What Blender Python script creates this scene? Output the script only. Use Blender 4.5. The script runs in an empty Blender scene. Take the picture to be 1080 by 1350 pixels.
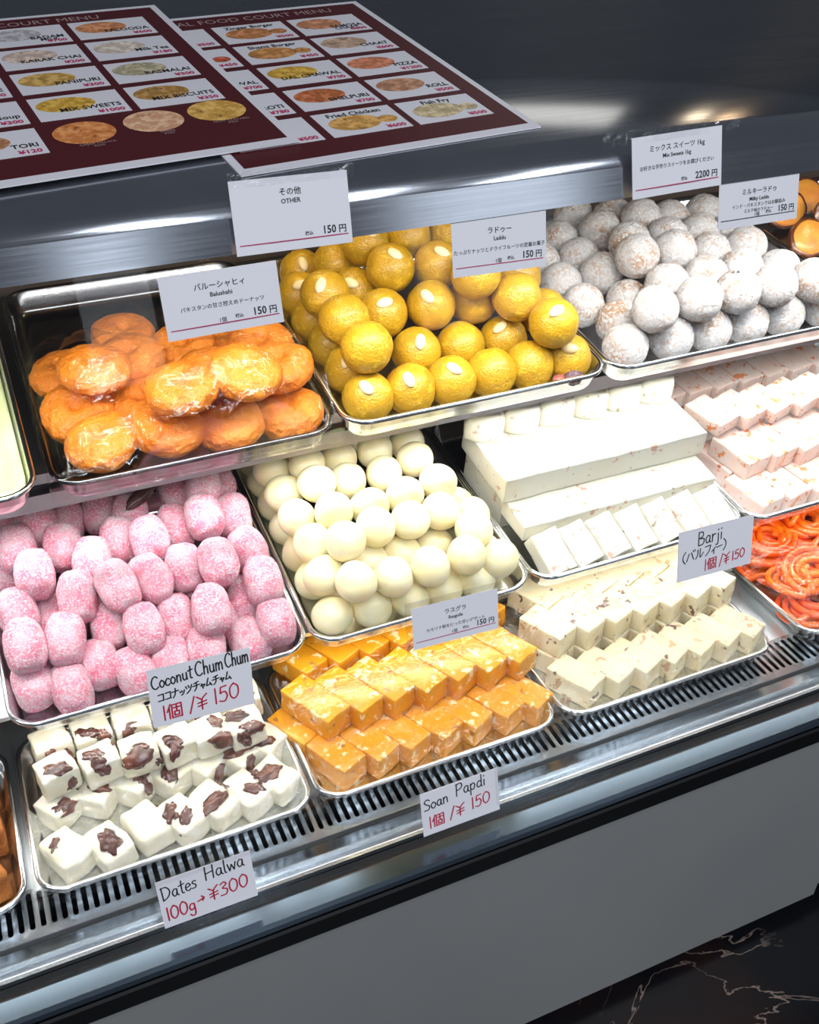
import bpy, bmesh, math, random
from mathutils import Vector, Matrix, Euler, noise

# ---------------------------------------------------------------- camera, world, lights, exposure
SC = bpy.context.scene
COL = SC.collection
cam_data = bpy.data.cameras.new('camera'); cam = bpy.data.objects.new('camera', cam_data); COL.objects.link(cam)
cam_data.sensor_fit = 'VERTICAL'; cam_data.sensor_height = 24.0; cam_data.lens = 24.0     # 1350 px focal length over 1350 px
cam_data.clip_start = 0.02
RX, RY, RZ = ((0.9141975724, 0.2248026827, 0.3372040226), (-0.4051811406, 0.5243005736, 0.7489573765), (0.0084286357, 0.8213237259, -0.5704001186))
cam.matrix_world = Matrix(((RX[0], RX[1], -RX[2], 0), (RY[0], RY[1], -RY[2], 0), (RZ[0], RZ[1], -RZ[2], 1.33), (0, 0, 0, 1)))
SC.camera = cam
SC.cycles.transparent_max_bounces = 40
SC.view_settings.view_transform = 'Standard'; SC.view_settings.look = 'None'
SC.view_settings.gamma = 1.0; SC.view_settings.exposure = 0.0; SC.view_settings.use_curve_mapping = False

world = bpy.data.worlds.new('world'); SC.world = world; world.use_nodes = True
world.node_tree.nodes['Background'].inputs[0].default_value = (0.62, 0.68, 0.80, 1)
world.node_tree.nodes['Background'].inputs[1].default_value = 0.16

def area(name, loc, target, sx, sy, power, color, spread=180):
    l = bpy.data.lights.new(name, 'AREA'); l.shape = 'RECTANGLE'; l.size = sx; l.size_y = sy; l.energy = power; l.color = color
    l.spread = math.radians(spread)
    o = bpy.data.objects.new(name, l); COL.objects.link(o); o.location = loc
    d = Vector(target) - Vector(loc); q = d.to_track_quat('-Z', 'Y'); o.rotation_euler = q.to_euler()
    return o
# the strip lamp of the case, under the front edge of the steel canopy
area('case_strip_lamp', (0.55, 0.775, 1.040), (0.55, 0.93, 0.60), 2.3, 0.03, 7.6, (1.0, 0.985, 0.95), 140)
# warm lamp at the back of the case ceiling
area('case_back_lamp', (0.40, 0.96, 1.085), (0.42, 0.97, 0.80), 0.4, 0.03, 0.7, (1.0, 0.80, 0.42), 150)
# strip lamp under the front lip of the upper shelf
area('shelf_strip_lamp', (0.75, 0.930, 0.724), (0.75, 0.86, 0.45), 2.0, 0.02, 2.3, (1.0, 0.985, 0.95), 170)
# strip lamp under the front edge of the middle shelf
area('lower_strip_lamp', (0.55, 0.826, 0.552), (0.55, 0.79, 0.30), 2.2, 0.02, 1.4, (1.0, 0.97, 0.90), 170)
# shop ceiling tubes over the customer side
for i, x in enumerate((-0.9, 0.35, 1.7)):
    area('shop_ceiling_lamp', (x, -1.3, 2.75), (x, -1.2, 0), 0.35, 1.3, 30.0, (0.86, 0.92, 1.0))
# lit shop windows across the aisle
area('shop_window_lamp', (0.52, -3.0, 1.55), (0.52, 0, 1.45), 0.30, 1.3, 2.6, (0.82, 0.90, 1.0))
area('shop_window_lamp', (2.35, -3.0, 1.55), (2.0, 0, 1.45), 0.90, 1.3, 5.5, (0.82, 0.90, 1.0))
# lamps of the kitchen side
area('kitchen_lamp', (1.95, 3.0, 2.40), (1.2, 0.9, 1.1), 0.75, 0.45, 1.3, (1.0, 0.96, 0.86))
area('kitchen_spot_lamp', (2.96, 3.0, 2.38), (1.4, 1.0, 1.1), 0.10, 0.20, 0.4, (1.0, 0.78, 0.52))
area('kitchen_spot_lamp', (3.22, 3.0, 2.40), (1.4, 1.0, 1.1), 0.10, 0.20, 0.4, (1.0, 0.66, 0.36))

# ---------------------------------------------------------------- helpers
def link(name, me, m=None, parent=None):
    o = bpy.data.objects.new(name, me); COL.objects.link(o)
    if m is not None and me is not None and not me.materials: me.materials.append(m)
    if parent is not None: o.parent = parent
    return o
def tag(o, label, cat, group=None, kind=None):
    o['label'] = label; o['category'] = cat
    if group: o['group'] = group
    if kind: o['kind'] = kind
    return o
def empty(name, M=None):
    o = bpy.data.objects.new(name, None); COL.objects.link(o); o.empty_display_size = .02
    if M is not None: o.matrix_world = M
    return o
def mesh_from(bm, name, smooth=False):
    me = bpy.data.meshes.new(name); bm.to_mesh(me); bm.free()
    if smooth:
        for p in me.polygons: p.use_smooth = True
    return me
def raw(name, verts, faces, smooth=False):
    me = bpy.data.meshes.new(name); me.from_pydata([tuple(v) for v in verts], [], faces); me.update()
    if smooth:
        for p in me.polygons: p.use_smooth = True
    return me
def box_bm(bm, x0, x1, y0, y1, z0, z1):
    v = [bm.verts.new((x, y, z)) for z in (z0, z1) for y in (y0, y1) for x in (x0, x1)]
    for f in ((0, 2, 3, 1), (4, 5, 7, 6), (0, 1, 5, 4), (2, 6, 7, 3), (0, 4, 6, 2), (1, 3, 7, 5)): bm.faces.new([v[i] for i in f])
def box_mesh(name, x0, x1, y0, y1, z0, z1, bevel=0.0, seg=2):
    bm = bmesh.new(); box_bm(bm, x0, x1, y0, y1, z0, z1)
    if bevel: bmesh.ops.bevel(bm, geom=bm.edges[:], offset=bevel, segments=seg, profile=.5, affect='EDGES')
    return mesh_from(bm, name)
def sweep_mesh(name, prof, x0, x1, closed=True, smooth=False):
    """a YZ outline swept along the length of the case"""
    n = len(prof); vs = [(x0, y, z) for y, z in prof] + [(x1, y, z) for y, z in prof]; fs = []
    for i in range(n if closed else n - 1):
        j = (i + 1) % n; fs.append((i, j, n + j, n + i))
    if closed: fs += [tuple(range(n - 1, -1, -1)), tuple(range(n, 2 * n))]
    bm = bmesh.new(); me0 = raw('t', vs, fs); bm.from_mesh(me0); bmesh.ops.recalc_face_normals(bm, faces=bm.faces[:])
    return mesh_from(bm, name, smooth)

# ---------------------------------------------------------------- materials
def nodes(name):
    m = bpy.data.materials.new(name); m.use_nodes = True; nt = m.node_tree
    return m, nt, nt.nodes['Principled BSDF']
def rgba(c): return (c[0], c[1], c[2], 1)
def plain(name, c, rough=.5, metal=0.0, spec=.5, coat=0):
    m, nt, b = nodes(name)
    b.inputs['Base Color'].default_value = rgba(c); b.inputs['Roughness'].default_value = rough; b.inputs['Metallic'].default_value = metal
    b.inputs['Specular IOR Level'].default_value = spec; b.inputs['Coat Weight'].default_value = coat
    return m
def coords(nt):
    """object coordinates shifted per object, so that copies do not share one pattern"""
    tc = nt.nodes.new('ShaderNodeTexCoord'); oi = nt.nodes.new('ShaderNodeObjectInfo')
    mu = nt.nodes.new('ShaderNodeMath'); mu.operation = 'MULTIPLY'; mu.inputs[1].default_value = 37.0; nt.links.new(oi.outputs['Random'], mu.inputs[0])
    ad = nt.nodes.new('ShaderNodeVectorMath'); ad.operation = 'ADD'; nt.links.new(tc.outputs['Object'], ad.inputs[0]); nt.links.new(mu.outputs[0], ad.inputs[1])
    return ad.outputs[0]
def noise_fac(nt, vec, scale, lo, hi, detail=4, rough=.6):
    n = nt.nodes.new('ShaderNodeTexNoise'); n.inputs['Scale'].default_value = scale; n.inputs['Detail'].default_value = detail; n.inputs['Roughness'].default_value = rough
    nt.links.new(vec, n.inputs['Vector'])
    r = nt.nodes.new('ShaderNodeMapRange'); r.inputs['From Min'].default_value = lo; r.inputs['From Max'].default_value = hi; nt.links.new(n.outputs['Fac'], r.inputs['Value'])
    return r.outputs['Result'], n.outputs['Fac']
def mixc(nt, fac, a, b):
    m = nt.nodes.new('ShaderNodeMix'); m.data_type = 'RGBA'
    if isinstance(fac, float): m.inputs[0].default_value = fac
    else: nt.links.new(fac, m.inputs[0])
    for s, v in ((6, a), (7, b)):
        if isinstance(v, tuple): m.inputs[s].default_value = rgba(v)
        else: nt.links.new(v, m.inputs[s])
    return m.outputs[2]
def food(name, base, layers=(), rough=.5, sss=0.0, sss_col=None, bump=(), coat=0.0, spec=.5):
    """layers: (colour, scale, lo, hi); bump: (scale, strength, distance, kind)"""
    m, nt, b = nodes(name); vec = coords(nt); c = base
    for col, sc, lo, hi in layers:
        f, _ = noise_fac(nt, vec, sc, lo, hi); c = mixc(nt, f, c, col)
    if isinstance(c, tuple): b.inputs['Base Color'].default_value = rgba(c)
    else: nt.links.new(c, b.inputs['Base Color'])
    b.inputs['Roughness'].default_value = rough; b.inputs['Coat Weight'].default_value = coat; b.inputs['Coat Roughness'].default_value = .15
    b.inputs['Specular IOR Level'].default_value = spec
    if sss:
        b.inputs['Subsurface Weight'].default_value = sss; b.inputs['Subsurface Scale'].default_value = .012
        b.inputs['Subsurface Radius'].default_value = sss_col or (1, .6, .4)
    prev = None
    for sc, st, di, kind in bump:
        bp = nt.nodes.new('ShaderNodeBump'); bp.inputs['Strength'].default_value = st; bp.inputs['Distance'].default_value = di
        if kind == 'v':
            t = nt.nodes.new('ShaderNodeTexVoronoi'); t.inputs['Scale'].default_value = sc; nt.links.new(vec, t.inputs['Vector']); bp.invert = True; nt.links.new(t.outputs['Distance'], bp.inputs['Height'])
        else:
            _, raw_n = noise_fac(nt, vec, sc, 0, 1, 5); nt.links.new(raw_n, bp.inputs['Height'])
        if prev: nt.links.new(prev, bp.inputs['Normal'])
        prev = bp.outputs['Normal']
    if prev: nt.links.new(prev, b.inputs['Normal'])
    return m
def steel(name, c=(.62, .65, .68), rough=.28, brush=True, aniso=0.0, scale=(3, 300, 300)):
    m, nt, b = nodes(name)
    b.inputs['Metallic'].default_value = 1; b.inputs['Roughness'].default_value = rough; b.inputs['Base Color'].default_value = rgba(c)
    if brush:
        tc = nt.nodes.new('ShaderNodeTexCoord'); mp = nt.nodes.new('ShaderNodeMapping'); mp.inputs['Scale'].default_value = scale
        nt.links.new(tc.outputs['Object'], mp.inputs['Vector'])
        f, rawn = noise_fac(nt, mp.outputs[0], 1.0, .3, .7, 3)
        r = nt.nodes.new('ShaderNodeMapRange'); r.inputs['To Min'].default_value = rough - .02; r.inputs['To Max'].default_value = rough + .04
        nt.links.new(f, r.inputs['Value']); nt.links.new(r.outputs[0], b.inputs['Roughness'])
        f2, _ = noise_fac(nt, tc.outputs['Object'], 7.0, .35, .7, 4)
        nt.links.new(mixc(nt, f2, c, tuple(x * .82 for x in c)), b.inputs['Base Color'])
    return m
def clear(name, tint=(.97, .985, .98), fres=.04, rough=.02, bump=None, haze=0.0, graze=.75):
    """clear sheet: see-through with a Fresnel reflection on top"""
    m = bpy.data.materials.new(name); m.use_nodes = True; nt = m.node_tree; nt.nodes.remove(nt.nodes['Principled BSDF'])
    out = nt.nodes['Material Output']; tr = nt.nodes.new('ShaderNodeBsdfTransparent'); gl = nt.nodes.new('ShaderNodeBsdfGlossy'); mx = nt.nodes.new('ShaderNodeMixShader')
    tr.inputs[0].default_value = rgba(tint); gl.inputs['Roughness'].default_value = rough
    lw = nt.nodes.new('ShaderNodeLayerWeight'); lw.inputs['Blend'].default_value = .5
    pw = nt.nodes.new('ShaderNodeMath'); pw.operation = 'POWER'; pw.inputs[1].default_value = 4.0; nt.links.new(lw.outputs['Facing'], pw.inputs[0])
    mr = nt.nodes.new('ShaderNodeMapRange'); mr.inputs['To Min'].default_value = fres; mr.inputs['To Max'].default_value = graze; nt.links.new(pw.outputs[0], mr.inputs['Value'])
    nt.links.new(mr.outputs[0], mx.inputs[0]); nt.links.new(tr.outputs[0], mx.inputs[1]); nt.links.new(gl.outputs[0], mx.inputs[2])
    last = mx
    if bump:
        tc = nt.nodes.new('ShaderNodeTexCoord'); n = nt.nodes.new('ShaderNodeTexNoise'); n.inputs['Scale'].default_value = bump[0]; n.inputs['Detail'].default_value = 3; n.inputs['Distortion'].default_value = 1.2
        nt.links.new(tc.outputs['Object'], n.inputs['Vector']); bp = nt.nodes.new('ShaderNodeBump'); bp.inputs['Strength'].default_value = bump[1]; bp.inputs['Distance'].default_value = bump[2]
        nt.links.new(n.outputs['Fac'], bp.inputs['Height']); nt.links.new(bp.outputs[0], gl.inputs['Normal'])
    if haze:
        df = nt.nodes.new('ShaderNodeBsdfDiffuse'); m2 = nt.nodes.new('ShaderNodeMixShader'); m2.inputs[0].default_value = haze
        nt.links.new(mx.outputs[0], m2.inputs[1]); nt.links.new(df.outputs[0], m2.inputs[2]); last = m2
    nt.links.new(last.outputs[0], out.inputs[0])
    return m

M = {}
M['canopy'] = steel('canopy_steel', (.46, .48, .52), .15, scale=(6, 420, 420))
M['steel'] = steel('bright_steel', (.66, .70, .74), .22, scale=(9, 90, 90))
M['rail'] = steel('rail_steel', (.12, .155, .19), .20, brush=False)
M['tray'] = steel('tray_steel', (.72, .74, .76), .20, brush=False)
M['deck'] = steel('deck_steel', (.80, .84, .88), .38, brush=False)
M['lip'] = steel('lip_metal', (.30, .27, .28), .35, brush=False)
M['dark'] = plain('dark_interior', (.018, .017, .018), .35)
M['backwall'] = plain('brown_back_panel', (.085, .062, .05), .4)
M['void'] = plain('duct_dark', (.006, .007, .009), .6)
M['black'] = plain('black_rubber', (.006, .006, .007), .5, spec=.15)
M['panel'] = food('grey_laminate', (.275, .275, .265), [((.25, .255, .25), 3.0, .3, .7)], .45)
M['glass'] = clear('case_glass', (.985, .992, .99), .016)
M['film'] = clear('cling_film', (.985, .985, .985), .022, .12, (60, .55, .008), graze=.14)
M['sleeve'] = clear('clear_plastic', (.95, .95, .95), .05, .08)
M['paper'] = plain('white_card', (.88, .86, .90), .6)
M['ink'] = plain('black_ink', (.012, .012, .016), .6)
M['red'] = plain('red_ink', (.55, .012, .05), .6)
M['linered'] = plain('crimson_line', (.50, .03, .12), .6)
M['white_print'] = plain('white_print', (.80, .77, .80), .4, spec=.25)
M['maroon'] = plain('maroon_print', (.085, .012, .016), .42, spec=.2)
M['pink_ink'] = plain('magenta_ink', (.60, .03, .14), .4)
M['pink_text'] = plain('dusty_text', (.45, .30, .30), .4)

# ---------------------------------------------------------------- setting
def marble():
    m, nt, b = nodes('black_marble'); tc = nt.nodes.new('ShaderNodeTexCoord')
    f1, _ = noise_fac(nt, tc.outputs['Object'], 1.6, .5, .75)
    base = mixc(nt, f1, (.006, .006, .008), (.035, .012, .006))
    n = nt.nodes.new('ShaderNodeTexNoise'); n.inputs['Scale'].default_value = 4.0; n.inputs['Detail'].default_value = 6; n.inputs['Distortion'].default_value = 1.5; nt.links.new(tc.outputs['Object'], n.inputs['Vector'])
    s = nt.nodes.new('ShaderNodeMath'); s.operation = 'SUBTRACT'; s.inputs[1].default_value = .5; nt.links.new(n.outputs['Fac'], s.inputs[0])
    a = nt.nodes.new('ShaderNodeMath'); a.operation = 'ABSOLUTE'; nt.links.new(s.outputs[0], a.inputs[0])
    r = nt.nodes.new('ShaderNodeMapRange'); r.inputs['From Min'].default_value = 0.0; r.inputs['From Max'].default_value = .006; r.inputs['To Min'].default_value = 1; r.inputs['To Max'].default_value = 0; nt.links.new(a.outputs[0], r.inputs['Value'])
    f2, _ = noise_fac(nt, tc.outputs['Object'], 3.0, .48, .62)
    mm = nt.nodes.new('ShaderNodeMath'); mm.operation = 'MULTIPLY'; nt.links.new(r.outputs[0], mm.inputs[0]); nt.links.new(f2, mm.inputs[1])
    nt.links.new(mixc(nt, mm.outputs[0], base, (.30, .22, .18)), b.inputs['Base Color']); b.inputs['Roughness'].default_value = .22
    return m
fl = link('floor', box_mesh('floor', -4, 5, -4, 4, -.05, 0), marble()); fl['kind'] = 'structure'
wb = link('wall_back', box_mesh('wall_back', -4, 5, 3.6, 3.7, 0, 3), plain('grey_wall', (.34, .37, .40), .5)); wb['kind'] = 'structure'

# ---------------------------------------------------------------- the refrigerated case
X0, X1 = -.75, 1.75
CASE = tag(empty('display_case', Matrix.Translation((.5, .9, 0))), 'long refrigerated sweets case with steel canopy and slanted front glass', 'display case')
def part(name, me, m, parent=None):
    o = link(name, me, m); o.parent = parent or CASE
    o.matrix_parent_inverse = (CASE.matrix_world).inverted() if parent is None else Matrix.Identity(4)
    return o
ZC = 1.33
A = math.radians(13)
GO = Vector((0, .598, ZC - .874)); GUP = Vector((0, math.sin(A), math.cos(A))); GN = Vector((0, -math.cos(A), math.sin(A)))
def gp(x, s, off=0): return GO + Vector((x, 0, 0)) + GUP * s + GN * off
# canopy: front face in the plane of the glass, rounded bend, top rising to the back
TT = math.radians(8.5); TQ = Vector((0, .79, ZC - .2295)); TV = Vector((0, math.cos(TT), math.sin(TT))); TN = Vector((0, -math.sin(TT), math.cos(TT)))
def canopy_profile():
    a = gp(0, .608, .006); b = gp(0, .634, .006); d = TQ + TV * -.028
    p = [(a.y, a.z)]
    c = Vector((0, b.y + .001, d.z - .004))
    for i in range(9):
        t = i / 8; q = b.lerp(Vector((0, b.y + .009, b.z + .017)), t).lerp(Vector((0, b.y + .009, b.z + .017)).lerp(d, t), t); p.append((q.y, q.z))
    e = TQ + TV * .46
    p += [(e.y, e.z), (e.y, e.z - .06), (.80, a.z + .012), (a.y + .03, a.z + .006), (a.y + .022, a.z)]
    return p
me = sweep_mesh('steel_canopy', canopy_profile(), X0, X1)
part('steel_canopy', me, M['canopy'])
for p in me.polygons[1:10]: p.use_smooth = True
g = [gp(0, .002, .002), gp(0, .612, .002), gp(0, .612, -.002), gp(0, .002, -.002)]
part('front_glass', sweep_mesh('front_glass', [(v.y, v.z) for v in g], X0, X1), M['glass'])
part('back_panel', box_mesh('back_panel', X0, X1, 1.245, 1.265, .40, 1.10), M['backwall'])
part('case_floor', box_mesh('case_floor', X0, X1, .716, 1.245, .425, .4400), M['deck'])
# slotted air grille between trays and glass
def grille():
    bm = bmesh.new(); pitch, w, y0, y1, z = .0101, .0052, .6695, .712, .4405; n = int((X1 - X0) / pitch)
    for i in range(n):
        xa = X0 + i * pitch; xb = xa + pitch; xc = (xa + xb) / 2; r = w / 2
        inner = [(xc + r * math.cos(t), y0 + r + r * math.sin(t)) for t in [math.pi + k * math.pi / 6 for k in range(7)]] + [(xc + r * math.cos(t), y1 - r + r * math.sin(t)) for t in [k * math.pi / 6 for k in range(7)]]
        outer = []
        for (px, py) in inner:
            outer.append((xa if px < xc - 1e-6 else (xb if px > xc + 1e-6 else xc), .661 if py <= y0 + r + 1e-6 else .717))
        vi = [bm.verts.new((x, y, z)) for x, y in inner]; vo = [bm.verts.new((x, y, z)) for x, y in outer]; vd = [bm.verts.new((x, y, z - .002)) for x, y in inner]
        k = len(inner)
        for j in range(k):
            l = (j + 1) % k
            try: bm.faces.new((vo[j], vo[l], vi[l], vi[j]))
            except ValueError: pass
            bm.faces.new((vi[j], vi[l], vd[l], vd[j]))
    bmesh.ops.remove_doubles(bm, verts=bm.verts[:], dist=1e-5); bmesh.ops.dissolve_degenerate(bm, dist=1e-6, edges=bm.edges[:])
    bmesh.ops.recalc_face_normals(bm, faces=bm.faces[:])
    return mesh_from(bm, 'vent_grille')
part('vent_grille', grille(), M['steel'])
part('air_duct', sweep_mesh('air_duct', [(.664, .438), (.664, .39), (.716, .39), (.716, .424), (.715, .39), (.715, .385), (.655, .385), (.655, .438)], X0, X1), M['void'])
# stepped steel front between grille and glass, then the outer rail
front = [(.661, .4405), (.659, .4405), (.6575, .434), (.655, .434), (.653, .440), (.634, .4485), (.632, .4425), (.618, .4455), (.6155, .457), (.6115, .457), (.6105, .450), (.6105, .436), (.661, .425)]
part('front_channel', sweep_mesh('front_channel', front, X0, X1), M['steel'])
part('glass_gasket', sweep_mesh('glass_gasket', [(.610, .452), (.597, .452), (.597, .440), (.610, .440)], X0, X1), M['black'])
rail = [(.5965, .4565), (.594, .4575), (.572, .4605), (.568, .4585), (.566, .455), (.566, .440), (.5965, .436)]
part('steel_rail', sweep_mesh('steel_rail', rail, X0, X1), M['rail'])
part('black_trim', sweep_mesh('black_trim', [(.5655, .452), (.563, .450), (.563, .428), (.60, .428), (.60, .4355), (.5655, .4395)], X0, X1), M['black'])
XP = .914
part('front_panel', box_mesh('front_panel', X0, XP, .585, .605, .030, .428, .001), M['panel'])
part('front_panel', box_mesh('front_panel', XP + .001, X1, .592, .612, .040, .428, .001), M['panel'])
part('plinth', box_mesh('plinth', X0, X1, .66, 1.2, 0.0, .39), M['void'])
# tilted shelves
TILT = math.radians(8.0)
def slab_prof(y0, z0, v0, v1, th):
    V = Vector((0, math.cos(TILT), math.sin(TILT))); N = Vector((0, -math.sin(TILT), math.cos(TILT))); O = Vector((0, y0, z0))
    q = [O + V * v0, O + V * v1, O + V * v1 - N * th, O + V * v0 - N * th]
    return [(p.y, p.z) for p in q]
UO = (.8347, .8165); BO = (.7847, .588)     # front rim lines of the upper and middle trays
def below(o, dep):
    N = Vector((0, -math.sin(TILT), math.cos(TILT))); return (o[0] - N.y * dep, o[1] - N.z * dep)
uy, uz = below(UO, .0305); by, bz = below(BO, .0305)
part('upper_shelf', sweep_mesh('upper_shelf', slab_prof(uy, uz, .075, .405, .008), X0, X1), M['dark'])
lip = slab_prof(uy, uz, .066, .075, .05)
part('shelf_lip', sweep_mesh('shelf_lip', slab_prof(uy, uz, .062, .0745, .012) , X0, X1), M['lip'])
part('shelf_light_housing', sweep_mesh('shelf_light_housing', slab_prof(uy, uz - .026, .066, .090, .020), X0, X1), M['lip'])
part('shelf_channel', sweep_mesh('shelf_channel', slab_prof(uy, uz - .0125, .074, .086, .0134), X0, X1), M['dark'])
part('middle_shelf', sweep_mesh('middle_shelf', slab_prof(by, bz, .045, .45, .006), X0, X1), M['deck'])

# ---------------------------------------------------------------- trays
def rrect(w, d, r, n=7, ox=0, oy=0):
    pts = []
    for cx, cy, a0 in ((w - r, r, -90), (w - r, d - r, 0), (r, d - r, 90), (r, r, 180)):
        for k in range(n):
            t = math.radians(a0 + 90 * k / (n - 1)); pts.append((cx + r * math.cos(t) + ox, cy + r * math.sin(t) + oy))
    return pts
def tray_mesh(W, D, dep):
    prof = [(.0, -.0035), (.0, .0), (.0035, .0008), (.0055, -.001), (.011, -dep + .007), (.014, -dep + .002), (.020, -dep)]
    rings = []
    for ins, z in prof: rings.append([(x, y, z) for x, y in rrect(W - 2 * ins, D - 2 * ins, max(.030 - ins, .006), 7, ins, ins)])
    vs, fs = [], []; n = len(rings[0])
    for r in rings: vs += r
    for i in range(len(rings) - 1):
        for j in range(n):
            k = (j + 1) % n; fs.append((i * n + j, i * n + k, (i + 1) * n + k, (i + 1) * n + j))
    fs.append(tuple((len(rings) - 1) * n + j for j in range(n)))
    m0 = len(vs)       # outer skin
    for ins, z in ((.0, -.0035), (.004, -.0045), (.0095, -dep + .0055), (.0125, -dep + .0006), (.019, -dep - .0015)):
        vs += [(x, y, z) for x, y in rrect(W - 2 * ins, D - 2 * ins, max(.030 - ins, .006), 7, ins, ins)]
    for i in range(4):
        for j in range(n):
            k = (j + 1) % n; fs.append((m0 + i * n + k, m0 + i * n + j, m0 + (i + 1) * n + j, m0 + (i + 1) * n + k))
    fs.append(tuple(m0 + 4 * n + j for j in range(n - 1, -1, -1)))
    return raw('tray', vs, fs, True)
def frame(O, tilt): return Matrix(((1, 0, 0, O[0]), (0, math.cos(tilt), -math.sin(tilt), O[1]), (0, math.sin(tilt), math.cos(tilt), O[2]), (0, 0, 0, 1)))
TR = {}
def tray(key, x, W, D, row, dep, label, m=None):
    O, t = {'F': ((x, .680, .468), 0.0), 'B': ((x, .7847, .588), TILT), 'U': ((x, .8347, .8165), TILT)}[row]
    F = frame(O, t); me = tray_mesh(W, D, dep); o = link('steel_tray', me, m or M['tray']); o.matrix_world = F
    tag(o, label, 'tray', 'shallow steel trays'); TR[key] = (F @ Matrix.Translation((0, 0, -dep)), W, D)
tray('F0', -.318, .233, .215, 'F', .025, 'steel tray of brown crumbly sweet cubes at the lower left')
tray('F1', -.077, .282, .218, 'F', .025, 'steel tray under the date and nut halwa cubes')
tray('F2', .209, .293, .215, 'F', .025, 'steel tray under the yellow soan papdi rows')
tray('F3', .508, .306, .215, 'F', .025, 'steel tray under the cream nut barfi rows in front')
tray('F4', .862, .330, .215, 'F', .025, 'steel tray under the orange jalebi coils')
tray('B0', -.330, .255, .305, 'B', .028, 'steel tray left of the pink chum chum tray')
tray('B1', -.067, .309, .305, 'B', .028, 'steel tray under the pink coconut chum chum')
tray('B2', .245, .270, .335, 'B', .028, 'steel tray under the round cream rasgulla balls')
tray('B3', .516, .308, .320, 'B', .028, 'steel tray under the white barfi blocks')
tray('B4', .826, .398, .330, 'B', .028, 'steel tray under the pink speckled barfi')
tray('U0', -.218, .229, .345, 'U', .028, 'steel tray holding the pale green milk sweet')
tray('U1', .022, .278, .362, 'U', .028, 'steel tray under the orange balushahi', steel('dark_reflection_tray_steel', (.16, .16, .17), .18, brush=False))  # same steel, with the dark reflection of the canopy underside put into its colour
tray('U2', .307, .313, .345, 'U', .028, 'steel tray under the yellow laddu pile')
tray('U3', .622, .379, .345, 'U', .028, 'steel tray under the white dusted milky laddu')
tray('U4', 1.006, .330, .345, 'U', .028, 'steel tray under the brown fried halves at the far right')
def at(key, u, v, h, R=None):
    m = TR[key][0] @ Matrix.Translation((u, v, h))
    return m @ R if R is not None else m
ORD = ['first', 'second', 'third', 'fourth', 'fifth', 'sixth', 'seventh', 'eighth', 'ninth', 'tenth']
def nth(i, n, rest='from left'):
    if n == 1: return ''
    return ('leftmost' if i == 0 else 'rightmost' if i == n - 1 else '%s %s' % (ORD[i], rest))

# ---------------------------------------------------------------- sweets: shapes
rnd = random.Random(11)
def ball_mesh(name, r, sub=4, amp=.05, freq=1.6, fine=.0, ffreq=9, seed=0, scale=(1, 1, 1)):
    bm = bmesh.new(); bmesh.ops.create_icosphere(bm, subdivisions=sub, radius=1)
    off = Vector((seed * 7.3, seed * 3.1, seed * 1.7))
    for v in bm.verts:
        d = v.co.normalized(); k = 1 + amp * noise.noise(d * freq + off) + fine * noise.noise(d * ffreq + off)
        v.co = Vector((d.x * scale[0], d.y * scale[1], d.z * scale[2])) * (k * r)
    return mesh_from(bm, name, True)
def rot(rx=None, ry=None, rz=None):
    f = lambda a: rnd.uniform(0, 2 * math.pi) if a is None else a
    return Euler((f(rx), f(ry), f(rz))).to_matrix().to_4x4()
CAMP = Vector((0, 0, 1.33))

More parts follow.
